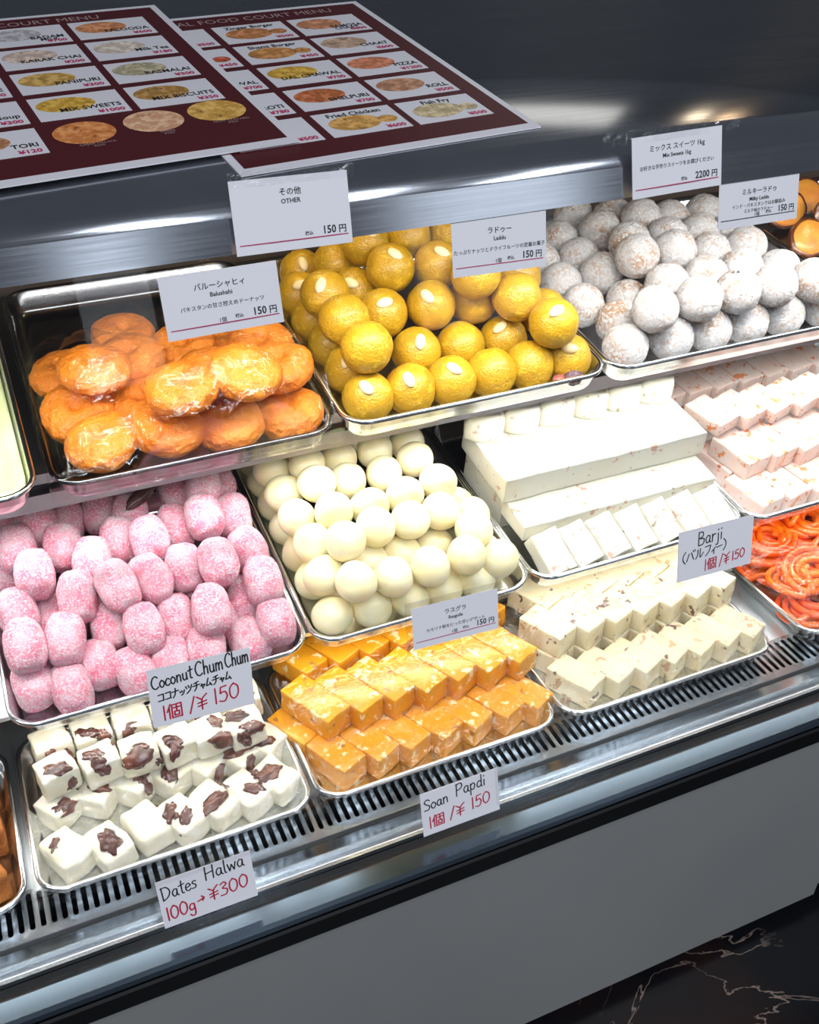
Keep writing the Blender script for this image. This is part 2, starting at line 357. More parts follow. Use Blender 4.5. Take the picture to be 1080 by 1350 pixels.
BALLS = {
 'U2': {'r': 0.0274, 'items': [
  (0.0374, 0.0374, 0.0274, 'front row on the tray', 0, 6), (0.0848, 0.0374, 0.0274, 'front row on the tray', 1, 6), (0.1327, 0.0374, 0.0274, 'front row on the tray', 2, 6),
  (0.1807, 0.0374, 0.0274, 'front row on the tray', 3, 6), (0.2278, 0.0374, 0.0274, 'front row on the tray', 4, 6), (0.2749, 0.0374, 0.0274, 'front row on the tray', 5, 6),
  (0.0374, 0.0908, 0.0274, 'left edge column', 0, 4), (0.0374, 0.1439, 0.0274, 'left edge column', 1, 4), (0.0374, 0.1982, 0.0274, 'left edge column', 2, 4),
  (0.0374, 0.2525, 0.0274, 'left edge column', 3, 4), (0.0403, 0.0541, 0.0778, 'second tier', 0, 5), (0.1137, 0.0884, 0.0356, 'second tier', 1, 5),
  (0.1691, 0.0912, 0.0308, 'second tier', 2, 5), (0.2243, 0.0928, 0.0274, 'second tier', 3, 5), (0.2491, 0.0374, 0.0766, 'second tier', 4, 5),
  (0.0374, 0.1098, 0.0778, 'left slope', 0, 3), (0.0374, 0.1689, 0.0746, 'left slope', 1, 3), (0.0577, 0.3031, 0.0274, 'left slope', 2, 3),
  (0.0885, 0.1271, 0.0659, 'third tier', 0, 4), (0.1433, 0.1202, 0.0702, 'third tier', 1, 4), (0.1989, 0.1289, 0.0611, 'third tier', 2, 4),
  (0.2311, 0.089, 0.0825, 'third tier', 3, 4), (0.0837, 0.1936, 0.057, 'upper left slope', 0, 2), (0.0819, 0.2532, 0.0604, 'upper left slope', 1, 2),
  (0.2749, 0.0981, 0.0501, 'right slope', 0, 2), (0.2718, 0.1566, 0.0643, 'right slope', 1, 2), (0.113, 0.1666, 0.0959, 'fourth tier', 0, 3),
  (0.169, 0.1646, 0.0919, 'fourth tier', 1, 3), (0.1854, 0.105, 0.1096, 'fourth tier', 2, 3), (0.1048, 0.2214, 0.0996, 'top row under the canopy', 0, 3),
  (0.1599, 0.2288, 0.0971, 'top row under the canopy', 1, 3), (0.2153, 0.2263, 0.0924, 'top row under the canopy', 2, 3),
 ]},
 'U3': {'r': 0.0268, 'items': [
  (0.0368, 0.0368, 0.0268, 'front row on the tray', 0, 6), (0.0995, 0.0368, 0.0268, 'front row on the tray', 1, 6), (0.154, 0.0368, 0.0268, 'front row on the tray', 2, 6),
  (0.2083, 0.0368, 0.0268, 'front row on the tray', 3, 6), (0.2628, 0.0368, 0.0268, 'front row on the tray', 4, 6), (0.3277, 0.0368, 0.0268, 'front row on the tray', 5, 6),
  (0.0571, 0.0837, 0.0268, 'left edge column', 0, 4), (0.0368, 0.1312, 0.0268, 'left edge column', 1, 4), (0.0368, 0.1844, 0.0268, 'left edge column', 2, 4),
  (0.0368, 0.2377, 0.0268, 'left edge column', 3, 4), (0.0662, 0.0368, 0.0696, 'second tier', 0, 5), (0.1254, 0.0368, 0.0728, 'second tier', 1, 5),
  (0.1799, 0.0368, 0.073, 'second tier', 2, 5), (0.2344, 0.0368, 0.0721, 'second tier', 3, 5), (0.2937, 0.0368, 0.0686, 'second tier', 4, 5),
  (0.0953, 0.122, 0.0268, 'left slope', 0, 5), (0.0879, 0.1741, 0.0379, 'left slope', 1, 5), (0.0887, 0.2275, 0.0307, 'left slope', 2, 5),
  (0.0917, 0.2817, 0.0273, 'left slope', 3, 5), (0.1377, 0.3276, 0.0349, 'left slope', 4, 5), (0.1199, 0.0891, 0.0622, 'third tier', 0, 4),
  (0.1743, 0.0891, 0.0637, 'third tier', 1, 4), (0.2286, 0.0895, 0.0656, 'third tier', 2, 4), (0.2879, 0.0885, 0.0553, 'third tier', 3, 4),
  (0.1079, 0.1401, 0.0756, 'upper left slope', 0, 4), (0.1317, 0.1904, 0.0654, 'upper left slope', 1, 4), (0.1314, 0.2535, 0.0498, 'upper left slope', 2, 4),
  (0.173, 0.2886, 0.0465, 'upper left slope', 3, 4), (0.162, 0.1393, 0.0749, 'fourth tier', 0, 3), (0.2197, 0.1418, 0.0616, 'fourth tier', 1, 3),
  (0.2742, 0.1397, 0.0632, 'fourth tier', 2, 3), (0.1859, 0.1862, 0.0657, 'fifth tier', 0, 3), (0.2398, 0.1918, 0.0599, 'fifth tier', 1, 3),
  (0.2939, 0.19, 0.0562, 'fifth tier', 2, 3), (0.1804, 0.239, 0.0664, 'back row', 0, 3), (0.2327, 0.2454, 0.055, 'back row', 1, 3),
  (0.2866, 0.2441, 0.0564, 'back row', 2, 3),
 ]},
 'U1': {'r': 0.031, 'items': [
  (0.0522, 0.041, 0.0305, 'front row on the tray', 0, 4), (0.1149, 0.041, 0.0316, 'front row on the tray', 1, 4), (0.1754, 0.041, 0.022, 'front row on the tray', 2, 4),
  (0.2372, 0.041, 0.0211, 'front row on the tray', 3, 4), (0.041, 0.1021, 0.0243, 'left side', 0, 2), (0.041, 0.1649, 0.029, 'left side', 1, 2),
  (0.1029, 0.0995, 0.0211, 'middle of the pile', 0, 3), (0.175, 0.0929, 0.047, 'middle of the pile', 1, 3), (0.2372, 0.0706, 0.0571, 'middle of the pile', 2, 3),
  (0.0646, 0.1117, 0.0642, 'top of the pile', 0, 3), (0.1325, 0.041, 0.0749, 'top of the pile', 1, 3), (0.1945, 0.041, 0.0791, 'top of the pile', 2, 3),
  (0.1106, 0.2142, 0.0298, 'back of the pile', 0, 5), (0.106, 0.1536, 0.0409, 'back of the pile', 1, 5), (0.1642, 0.17, 0.0308, 'back of the pile', 2, 5),
  (0.2247, 0.1823, 0.0226, 'back of the pile', 3, 5), (0.2372, 0.13, 0.0446, 'back of the pile', 4, 5),
 ]},
 'B1': {'r': 0.0188, 'items': [
  (0.0296, 0.0556, 0.0199, 'front row on the tray', 0, 9), (0.0631, 0.0363, 0.0199, 'front row on the tray', 1, 9), (0.0953, 0.0584, 0.0199, 'front row on the tray', 2, 9),
  (0.1281, 0.0363, 0.0199, 'front row on the tray', 3, 9), (0.165, 0.0363, 0.0199, 'front row on the tray', 4, 9), (0.2029, 0.0363, 0.0229, 'front row on the tray', 5, 9),
  (0.2267, 0.0758, 0.0199, 'front row on the tray', 6, 9), (0.2492, 0.0363, 0.0199, 'front row on the tray', 7, 9), (0.2794, 0.0363, 0.0376, 'front row on the tray', 8, 9),
  (0.0306, 0.0729, 0.0592, 'second tier', 0, 8), (0.0694, 0.0778, 0.0485, 'second tier', 1, 8), (0.1157, 0.0964, 0.0341, 'second tier', 2, 8),
  (0.1464, 0.064, 0.0489, 'second tier', 3, 8), (0.1821, 0.0808, 0.0322, 'second tier', 4, 8), (0.2163, 0.0586, 0.0568, 'second tier', 5, 8),
  (0.2634, 0.0905, 0.0237, 'second tier', 6, 8), (0.2794, 0.0784, 0.0592, 'second tier', 7, 8), (0.0551, 0.1566, 0.0718, 'bright third tier', 0, 7),
  (0.091, 0.1179, 0.0637, 'bright third tier', 1, 7), (0.1314, 0.1048, 0.079, 'bright third tier', 2, 7), (0.1676, 0.1165, 0.0654, 'bright third tier', 3, 7),
  (0.2057, 0.127, 0.0588, 'bright third tier', 4, 7), (0.2387, 0.1074, 0.0754, 'bright third tier', 5, 7), (0.2794, 0.1316, 0.0551, 'bright third tier', 6, 7),
  (0.0296, 0.1253, 0.0523, 'left edge', 0, 2), (0.0296, 0.2166, 0.0306, 'left edge', 1, 2), (0.0431, 0.2072, 0.0678, 'fourth tier', 0, 8),
  (0.0897, 0.2016, 0.0596, 'fourth tier', 1, 8), (0.1144, 0.161, 0.0673, 'fourth tier', 2, 8), (0.1476, 0.1941, 0.0564, 'fourth tier', 3, 8),
  (0.1786, 0.1674, 0.0716, 'fourth tier', 4, 8), (0.2124, 0.197, 0.0542, 'fourth tier', 5, 8), (0.2433, 0.1813, 0.0767, 'fourth tier', 6, 8),
  (0.2788, 0.1892, 0.0592, 'fourth tier', 7, 8), (0.0436, 0.2776, 0.0435, 'back row', 0, 8), (0.0694, 0.2471, 0.0638, 'back row', 1, 8),
  (0.1002, 0.262, 0.0412, 'back row', 2, 8), (0.1395, 0.2685, 0.0412, 'back row', 3, 8), (0.1703, 0.2375, 0.0514, 'back row', 4, 8),
  (0.2295, 0.2598, 0.049, 'back row', 5, 8), (0.2561, 0.2312, 0.0699, 'back row', 6, 8), (0.2794, 0.2659, 0.0503, 'back row', 7, 8),
  (0.0307, 0.1577, 0.0199, 'lower layer mid pile', 0, 7), (0.0626, 0.1283, 0.03, 'lower layer mid pile', 1, 7), (0.0996, 0.1412, 0.0199, 'lower layer mid pile', 2, 7),
  (0.1385, 0.1354, 0.0199, 'lower layer mid pile', 3, 7), (0.1771, 0.1311, 0.0199, 'lower layer mid pile', 4, 7), (0.216, 0.1274, 0.0199, 'lower layer mid pile', 5, 7),
  (0.2542, 0.1413, 0.0199, 'lower layer mid pile', 6, 7),
 ]},
 'B2': {'r': 0.023, 'items': [
  (0.033, 0.0373, 0.023, 'front row on the tray', 0, 6), (0.0785, 0.033, 0.023, 'front row on the tray', 1, 6), (0.1238, 0.033, 0.023, 'front row on the tray', 2, 6),
  (0.1669, 0.033, 0.023, 'front row on the tray', 3, 6), (0.2074, 0.033, 0.023, 'front row on the tray', 4, 6), (0.2359, 0.033, 0.0459, 'front row on the tray', 5, 6),
  (0.033, 0.0958, 0.023, 'left edge column', 0, 6), (0.033, 0.1416, 0.023, 'left edge column', 1, 6), (0.033, 0.1874, 0.023, 'left edge column', 2, 6),
  (0.033, 0.2331, 0.023, 'left edge column', 3, 6), (0.033, 0.2789, 0.023, 'left edge column', 4, 6), (0.033, 0.3248, 0.023, 'left edge column', 5, 6),
  (0.0577, 0.033, 0.0718, 'second tier', 0, 4), (0.1018, 0.033, 0.0633, 'second tier', 1, 4), (0.1467, 0.033, 0.0642, 'second tier', 2, 4),
  (0.1917, 0.033, 0.0663, 'second tier', 3, 4), (0.2359, 0.0709, 0.023, 'right edge column', 0, 3), (0.2359, 0.1067, 0.0496, 'right edge column', 1, 3),
  (0.2359, 0.1489, 0.0323, 'right edge column', 2, 3), (0.033, 0.0663, 0.0581, 'left slope', 0, 5), (0.0356, 0.11, 0.0667, 'left slope', 1, 5),
  (0.033, 0.1558, 0.0662, 'left slope', 2, 5), (0.033, 0.2022, 0.066, 'left slope', 3, 5), (0.033, 0.249, 0.0657, 'left slope', 4, 5),
  (0.0935, 0.0831, 0.0428, 'dip behind the front tiers', 0, 4), (0.1388, 0.0896, 0.0339, 'dip behind the front tiers', 1, 4), (0.1843, 0.0974, 0.0255, 'dip behind the front tiers', 2, 4),
  (0.2183, 0.069, 0.0666, 'dip behind the front tiers', 3, 4), (0.0604, 0.0735, 0.0949, 'third tier', 0, 4), (0.1032, 0.0906, 0.0878, 'third tier', 1, 4),
  (0.1486, 0.0959, 0.0792, 'third tier', 2, 4), (0.1932, 0.1069, 0.0701, 'third tier', 3, 4), (0.0698, 0.1337, 0.0843, 'upper left slope', 0, 3),
  (0.0654, 0.1794, 0.0904, 'upper left slope', 1, 3), (0.0696, 0.2254, 0.0823, 'upper left slope', 2, 3), (0.1154, 0.1365, 0.0756, 'top of the pile', 0, 3),
  (0.1617, 0.1406, 0.0762, 'top of the pile', 1, 3), (0.2092, 0.1504, 0.0756, 'top of the pile', 2, 3), (0.1078, 0.1888, 0.0742, 'back row', 0, 6),
  (0.1144, 0.2351, 0.0739, 'back row', 1, 6), (0.1609, 0.2327, 0.0743, 'back row', 2, 6), (0.1541, 0.1864, 0.0746, 'back row', 3, 6),
  (0.1992, 0.1963, 0.0779, 'back row', 4, 6), (0.2084, 0.2409, 0.0679, 'back row', 5, 6),
 ]},
}

def place_all(key, name, cat, group, meshes, m, label, rotf, after=None):
    B = BALLS[key]; made = []
    for (u, v, h, row, i, n) in B['items']:
        me = rnd.choice(meshes)
        if not me.materials: me.materials.append(m)
        o = link(name, me); o.matrix_world = at(key, u, v, h + (.007 if key == 'U1' else .0035 if key == 'B1' else B['r'] * .08), rotf(row, i, n, (u, v, h)))
        tag(o, label(row, nth(i, n)), cat, group); made.append((o, row, i, n, (u, v, h)))
        if after: after(o, row, i, n, (u, v, h))
    return made

# laddu
m_laddu = food('yellow_laddu', (.54, .295, .012), [((.40, .23, .008), 22, .42, .66), ((.70, .45, .03), 90, .55, .72), ((.66, .20, .02), 24, .69, .74), ((.25, .10, .012), 40, .745, .765)], .40, .10, (.02, .012, .002), [(420, .35, .002, 'v'), (90, .35, .003, 'n')], coat=.15)
r = BALLS['U2']['r']
meshes = [ball_mesh('laddu_ball', r * .985, 4, .035, 1.7, .02, 7, s) for s in range(4)]
m_almond = food('pale_almond', (.86, .70, .40), [((.78, .55, .26), 30, .45, .7)], .4)
almond = ball_mesh('almond', 1, 3, .06, 1.5, 0, 9, 5, (.0092, .0058, .0035))
ALM = {'front row on the tray': (0, 1, 2, 5), 'second tier': (1, 3, 4), 'left slope': (1, 2), 'third tier': (0, 1, 2), 'upper left slope': (0,), 'right slope': (1,), 'fourth tier': (0, 1), 'top row under the canopy': (0,), 'left edge column': (0, 3)}
def add_almond(o, row, i, n, p):
    if i not in ALM.get(row, ()): return
    k = link('almond', almond); 
    if not almond.materials: almond.materials.append(m_almond)
    c = o.matrix_world.translation; d = (CAMP - c).normalized()
    d = (d + Vector((rnd.uniform(-.35, .35), rnd.uniform(-.1, .2), rnd.uniform(.35, .8)))).normalized()
    q = d.to_track_quat('Z', 'Y').to_matrix().to_4x4() @ Matrix.Rotation(rnd.uniform(0, 3), 4, 'Z')
    W = Matrix.Translation(c + d * (r * .985)) @ q
    k.parent = o; k.matrix_parent_inverse = o.matrix_world.inverted(); k.matrix_basis = W
def laddu_label(row, pos):
    return ('yellow laddu ball, %s of the yellow pile' % row) + (', ' + pos if pos else '')
place_all('U2', 'laddu_ball', 'laddu', 'yellow laddu pile', meshes, m_laddu, laddu_label, lambda *a: rot(), add_almond)
m_raisin = food('raisin_skin', (.10, .045, .06), [((.30, .16, .17), 120, .5, .68)], .3, bump=[(160, .9, .005, 'n')], coat=.3)
for i_, (u_, v_, lab) in enumerate(((.2700, .0120, 'dark wrinkled raisin at the front right rim of the laddu tray'), (.2530, .0130, 'reddish wrinkled raisin beside the dark one on the laddu tray'))):
    rm = ball_mesh('raisin', .0105 if i_ == 0 else .0075, 4, .12, 1.6, .14, 6, 60 + i_, (1.15, .9, .9)); o_ = link('raisin', rm, m_raisin if i_ == 0 else food('red_raisin', (.30, .07, .05), [((.45, .22, .18), 120, .5, .68)], .3, bump=[(160, .9, .005, 'n')], coat=.3))
    o_.matrix_world = at('U2', u_, v_, .0215 - i_ * .002); tag(o_, lab, 'raisin')
# milky laddu: white powder over a tan ball
m_milky = food('powdered_laddu', (.78, .74, .73), [((.56, .34, .21), 30, .52, .66), ((.68, .52, .43), 70, .52, .66), ((.07, .06, .06), 26, .70, .745), ((.88, .87, .88), 260, .50, .58)], .85, .0, None, [(520, 1.0, .005, 'n'), (180, .5, .004, 'v')])
r3 = BALLS['U3']['r']
place_all('U3', 'milky_laddu', 'laddu', 'white dusted milky laddu pile', [ball_mesh('milky_laddu', r3 * .98, 4, .045, 1.6, .03, 8, s + 20) for s in range(4)], m_milky,
          lambda row, pos: ('white dusted laddu, %s of the white pile' % row) + (', ' + pos if pos else ''), lambda *a: rot())
# balushahi: flattened dimpled doughnuts
m_balu = food('orange_balushahi', (.74, .215, .012), [((.58, .13, .006), 24, .46, .72), ((.82, .27, .025), 45, .55, .75), ((.90, .58, .30), 100, .70, .73)], .42, .10, (.02, .008, .002), [(60, .6, .008, 'n'), (240, .5, .004, 'n')], coat=.10)
def balu_mesh(s):
    bm = bmesh.new(); bmesh.ops.create_icosphere(bm, subdivisions=5, radius=1); off = Vector((s * 5.1, s, -s * 2.2)); R0 = .0345
    for v in bm.verts:
        d = v.co.normalized(); rho = math.hypot(d.x, d.y)
        k = 1 + .07 * noise.noise(d * 1.5 + off) + .04 * noise.noise(d * 4 + off) + .022 * noise.noise(d * 9 + off)
        sg = 1 if d.z > 0 else -1
        z = .52 * sg * abs(d.z) ** .8 * (1 - (.50 if d.z > 0 else .2) * math.exp(-(rho / .26) ** 2))
        v.co = Vector((d.x * k * (1.02), d.y * k, z * k)) * R0
    return mesh_from(bm, 'balushahi', True)
def balu_rot(row, i, n, p):
    lo, hi = (-.02, .10) if row == 'front row on the tray' else (-.05, .30)
    return Matrix.Rotation(rnd.uniform(lo, hi), 4, 'X') @ Matrix.Rotation(rnd.uniform(-.18, .18), 4, 'Y') @ rot(0, 0, None)
place_all('U1', 'balushahi', 'doughnut', 'orange balushahi pile', [balu_mesh(s) for s in range(5)], m_balu, lambda row, pos: ('glazed orange balushahi, %s' % row) + (', ' + pos if pos else ''), balu_rot)
# coconut chum chum
m_chum = food('pink_chum_chum', (.94, .27, .39), [((.94, .58, .67), 60, .40, .66), ((.96, .78, .84), 420, .48, .62), ((.85, .15, .25), 22, .60, .78)], .7, .4, (.02, .006, .008), [(520, 1.0, .006, 'n'), (90, .4, .004, 'n')])
rc = BALLS['B1']['r']
def chum_mesh(s):
    bm = bmesh.new(); bmesh.ops.create_icosphere(bm, subdivisions=4, radius=1); off = Vector((s * 4.4, 2 * s, s * 1.9))
    for v in bm.verts:
        d = v.co.normalized(); e = .78
        q = Vector([math.copysign(abs(c) ** e, c) for c in d]); k = 1 + .07 * noise.noise(d * 1.7 + off) + .035 * noise.noise(d * 8 + off)
        v.co = Vector((q.x * rc * 1.10, q.y * rc * 1.50, q.z * rc * 1.12)) * k
    return mesh_from(bm, 'coconut_chum_chum', True)
place_all('B1', 'coconut_chum_chum', 'chum chum', 'pink coconut chum chum pile', [chum_mesh(s) for s in range(5)], m_chum,
          lambda row, pos: ('pink coconut chum chum, %s of the pink pile' % row) + (', ' + pos if pos else ''),
          lambda row, i, n, p: Matrix.Rotation(rnd.uniform(.02, .12) if row.startswith(('front', 'lower')) else rnd.uniform(.15, .55), 4, 'X') @ Matrix.Rotation(rnd.uniform(-.25, .25), 4, 'Z') @ Matrix.Rotation(rnd.choice((0, math.pi)), 4, 'Y'))
# rasgulla
m_ras = food('cream_rasgulla', (.94, .81, .48), [((.95, .88, .66), 30, .4, .7)], .38, .5, (.02, .014, .006), [(260, .12, .002, 'n')], coat=.2)
rr = BALLS['B2']['r']
place_all('B2', 'rasgulla', 'rasgulla', 'cream rasgulla pile', [ball_mesh('rasgulla', rr * .985, 4, .04, 1.3, 0, 9, s + 40, (1, 1.06, .97)) for s in range(4)], m_ras,
          lambda row, pos: ('smooth cream rasgulla ball, %s of its pile' % row) + (', ' + pos if pos else ''), lambda *a: rot())
# dark dried fruit lying on the chum chum
dm = ball_mesh('dried_date', 1, 4, .12, 1.4, .07, 6, 3, (.0085, .026, .0085))
d = link('dried_date', dm, food('dark_date', (.055, .022, .022), [((.12, .05, .045), 60, .5, .7)], .22, bump=[(150, .5, .003, 'n')], coat=.4))
d.matrix_world = at('B1', .186, .236, .084, Matrix.Rotation(-.88, 4, 'Z') @ Matrix.Rotation(.1, 4, 'X'))
tag(d, 'dark shiny oblong dried date lying on the pink chum chum', 'dried fruit')

# ---------------------------------------------------------------- cut pieces
def brick(name, w, l, h, bev=.0014, amp=.0012, seed=0, freq=60, cuts=5):
    bm = bmesh.new(); box_bm(bm, -w / 2, w / 2, -l / 2, l / 2, 0, h)
    bmesh.ops.bevel(bm, geom=bm.edges[:], offset=bev, segments=2, profile=.5, affect='EDGES')
    bmesh.ops.subdivide_edges(bm, edges=[e for e in bm.edges if e.calc_length() > bev * 3], cuts=cuts, use_grid_fill=True)
    off = Vector((seed * 3.7, seed * 1.3, seed * 9.1))
    for v in bm.verts:
        n = noise.noise_vector(v.co * freq + off); v.co += n * amp
        if v.co.z < 0: v.co.z = 0
    bmesh.ops.triangulate(bm, faces=[f for f in bm.faces if len(f.verts) > 4])
    return mesh_from(bm, name, True)
def piece(name, me, key, u, v, h, rz, label, cat, group, rx=0, ry=0):
    o = link(name, me); o.matrix_world = at(key, u, v, h, Matrix.Rotation(rz, 4, 'Z') @ Matrix.Rotation(rx, 4, 'X') @ Matrix.Rotation(ry, 4, 'Y'))
    return tag(o, label, cat, group)
def row_of(name, meshes, key, u0, pitch, n, v, h, rz, rowname, what, cat, group, slope=0, jit=.0008, only=None):
    for i in range(n):
        if only is not None and i not in only: continue
        piece(name, meshes[i % len(meshes)], key, u0 + pitch * i + rnd.uniform(-jit, jit), v + slope * i + rnd.uniform(-jit, jit), h, rz + rnd.uniform(-.02, .02),
              '%s, %s, %s' % (what, rowname, nth(i, n)), cat, group)
# yellow soan papdi
m_soan = food('yellow_soan_papdi', (.82, .36, .015), [((.76, .30, .010), 18, .4, .7), ((.90, .70, .40), 75, .60, .62), ((.42, .17, .05), 80, .645, .66)], .34, .15, (.02, .01, .002), [(60, .3, .003, 'n')], coat=.25)
so = [brick('soan_papdi', .0348, .060, .031, seed=s) for s in range(3)]
so2 = [brick('soan_papdi', .0355, .076, .031, seed=s + 4) for s in range(3)]
for x in so + so2: x.materials.append(m_soan)
G = 'yellow soan papdi squares'; W_ = 'yellow nut studded soan papdi piece'
row_of('soan_papdi', so, 'F2', .0370, .0395, 7, .058, 0, .46, 'front row on the tray', W_, 'soan papdi', G)
row_of('soan_papdi', so, 'F2', .0370 - .0270, .0395, 7, .058 + .0545, 0, .46, 'row under the raised second row', W_, 'soan papdi', G)
row_of('soan_papdi', so2, 'F2', .0345, .0395, 7, .112, .0315, .44, 'raised second row', W_, 'soan papdi', G)
row_of('soan_papdi', so, 'F2', .0410, .0395, 7, .187, .0315, .44, 'back row', W_, 'soan papdi', G)
# cream nut barfi, front
m_cream = food('cream_nut_barfi', (.80, .69, .44), [((.82, .75, .57), 25, .4, .7), ((.60, .38, .22), 62, .61, .63), ((.17, .08, .07), 58, .635, .65)], .42, .2, (.02, .013, .006), [(70, .35, .003, 'n')], coat=.15)
cb = [brick('nut_barfi', .0362, .062, .031, seed=s + 9) for s in range(3)]
for x in cb: x.materials.append(m_cream)
G = 'cream nut barfi squares in the front tray'; W_ = 'cream nut barfi piece'
row_of('nut_barfi', cb, 'F3', .046, .0400, 7, .058, 0, .45, 'front row on the tray', W_, 'barfi', G)
row_of('nut_barfi', cb, 'F3', .046 - .0272 + .02, .0400, 7, .058 + .0600, 0, .45, 'row under the raised second row', W_, 'barfi', G)
row_of('nut_barfi', cb, 'F3', .041, .0400, 7, .120, .0315, .42, 'raised second row', W_, 'barfi', G)
row_of('nut_barfi', cb, 'F3', .0557, .0400, 7, .1775, .0315, .42, 'back row', W_, 'barfi', G)
# white barfi
m_white = food('white_barfi', (.73, .71, .62), [((.68, .64, .52), 14, .4, .7), ((.58, .36, .28), 55, .64, .655), ((.34, .28, .20), 80, .665, .68)], .45, .25, (.02, .016, .011), [(60, .25, .002, 'n')], coat=.1)
wb_ = [brick('barfi_slice', .0385, .054, .022, seed=s + 15) for s in range(3)]
for x in wb_: x.materials.append(m_white)
for i in range(7): piece('barfi_slice', wb_[i % 3], 'B3', .037 + .0395 * i, .044 + rnd.uniform(-.002, .002), .0165 + rnd.uniform(0, .002), .20 + rnd.uniform(-.03, .03), 'white barfi slice leaning back in the front row, ' + nth(i, 7), 'barfi', 'white barfi slices', .50 + rnd.uniform(-.05, .05), rnd.uniform(-.04, .04))
def one(name, w, l, h, key, u, v, hh, rz, m, label, cat, group=None, seed=0, cuts=14):
    me = brick(name, w, l, h, .0018, .0014, seed, 40, cuts); me.materials.append(m); return piece(name, me, key, u, v, hh, rz, label, cat, group)
one('barfi_log', .280, .056, .0245, 'B3', .154, .092, .0310, 0, m_white, 'white barfi log lying right behind the sloping slices', 'barfi', seed=31)
one('barfi_slab', .272, .104, .0550, 'B3', .153, .175, 0, 0, m_white, 'white barfi slab at the bottom under the large uncut slab', 'barfi', seed=32)
one('barfi_slab', .294, .116, .0345, 'B3', .155, .167, .0562, 0, m_white, 'large uncut white barfi slab, highest in the white tray', 'barfi', seed=33)
def dome_mesh(s):
    bm = bmesh.new(); bmesh.ops.create_icosphere(bm, subdivisions=4, radius=1); off = Vector((s, s * 2, 0))
    for v in bm.verts:
        d = v.co.normalized(); q = Vector([math.copysign(abs(c) ** .72, c) for c in d]); k = 1 + .04 * noise.noise(d * 2 + off)
        v.co = Vector((q.x * .0250 * k, q.y * .017 * k, max(q.z, -.5) * .030 * k))
    for v in bm.verts: v.co.z += .0150
    return mesh_from(bm, 'barfi_dome', True)
dm_ = [dome_mesh(s) for s in range(3)]
for x in dm_: x.materials.append(m_white)
for i in range(6):
    piece('barfi_dome', dm_[i % 3], 'B3', .022 + i * .0505, .200, .0912, rnd.uniform(-.5, -.2), 'white rounded barfi piece standing on the big slab, %s' % nth(i, 6), 'barfi', 'rounded white barfi pieces on the slab')
# pink speckled barfi
m_pk = food('pink_speckled_barfi', (.82, .62, .54), [((.84, .72, .66), 30, .45, .6), ((.80, .27, .10), 60, .585, .635), ((.50, .15, .08), 90, .64, .68)], .45, .25, (.02, .012, .009), [(70, .3, .003, 'n')])
pk = [brick('pink_barfi', .044, .066, .028, seed=s + 50) for s in range(3)]
pk2 = [brick('pink_barfi', .0435, .060, .019, seed=s + 60) for s in range(3)]
for x in pk + pk2: x.materials.append(m_pk)
G = 'pink speckled barfi slices'; W_ = 'pink speckled barfi piece'
row_of('pink_barfi', pk, 'B4', .048, .0456, 7, .055, 0, .20, 'front row on the tray', W_, 'barfi', G)
row_of('pink_barfi', pk, 'B4', .050, .0456, 7, .125, 0, .20, 'bottom row behind the front', W_, 'barfi', G, only=(0,))
row_of('pink_barfi', pk, 'B4', .056, .0456, 7, .106, .0285, .20, 'raised second row', W_, 'barfi', G)
row_of('pink_barfi', pk2, 'B4', .044, .0456, 7, .165, .0575, .30, 'highest third row', W_, 'barfi', G)
row_of('pink_barfi', pk, 'B4', .030, .0456, 7, .262, .0290, .15, 'back row', W_, 'barfi', G)
# dates halwa cubes with date pieces
m_hal = food('white_halwa', (.86, .82, .68), [((.80, .73, .54), 20, .4, .7), ((.93, .90, .82), 50, .5, .65)], .42, .3, (.02, .015, .008), [(55, .5, .004, 'n')], coat=.15)
m_date = food('date_flesh', (.085, .025, .020), [((.20, .075, .05), 50, .45, .65), ((.36, .17, .11), 35, .62, .75)], .25, bump=[(120, .5, .003, 'n')], coat=.4)
hal = [brick('halwa_cube', .039, .036, .029, .003, .0026, s + 70, 55, 4) for s in range(4)]
hal_long = [brick('halwa_cube', .0345, .048, .029, .004, .0028, s + 80, 55, 4) for s in range(4)]
for x in hal + hal_long: x.materials.append(m_hal)
chunks = [ball_mesh('date_chunk', 1, 3, .55, 1.5, .25, 4, s + 3, (.0105, .0060, .0040)) for s in range(5)]
for x in chunks: x.materials.append(m_date)
def halwa(u, v, h, rz, label, n=2, rx=0, long_=False):
    o = piece('halwa_cube', rnd.choice(hal_long if long_ else hal), 'F1', u, v, h, rz, label, 'halwa', 'dates halwa cubes', rx)
    faces = [((rnd.uniform(-.010, .010), rnd.uniform(-.010, .010), .0285), (0, 0)), ((rnd.uniform(-.012, .012), -.0178, rnd.uniform(.010, .021)), (1.57, 0)), ((.0175, rnd.uniform(-.010, .010), rnd.uniform(.010, .021)), (0, 1.57)), ((rnd.uniform(-.010, .010), rnd.uniform(-.016, -.012), .026), (.6, 0))]
    rnd.shuffle(faces)
    for c, (ax, ay) in faces[:n]:
        k = link('date_chunk', rnd.choice(chunks)); k.parent = o; s = rnd.uniform(.8, 1.6)
        k.matrix_local = Matrix.Translation(c) @ Euler((ax, ay, 0)).to_matrix().to_4x4() @ Matrix.Rotation(rnd.uniform(0, 3), 4, 'Z') @ Matrix.Scale(s, 4)
FR = [(.033, .050), (.073, .040), (.113, .049), (.149, .046), (.184, .050), (.220, .051), (.2535, .056)]
for i, (u, v) in enumerate(FR): halwa(u, v, 0, .46 + rnd.uniform(-.12, .12), 'white date halwa cube, front row, %s' % nth(i, 7), 2 + (i % 2), long_=True)
BR = [(.035, .112), (.075, .112), (.114, .110), (.152, .106), (.190, .104), (.228, .102), (.2600, .108)]
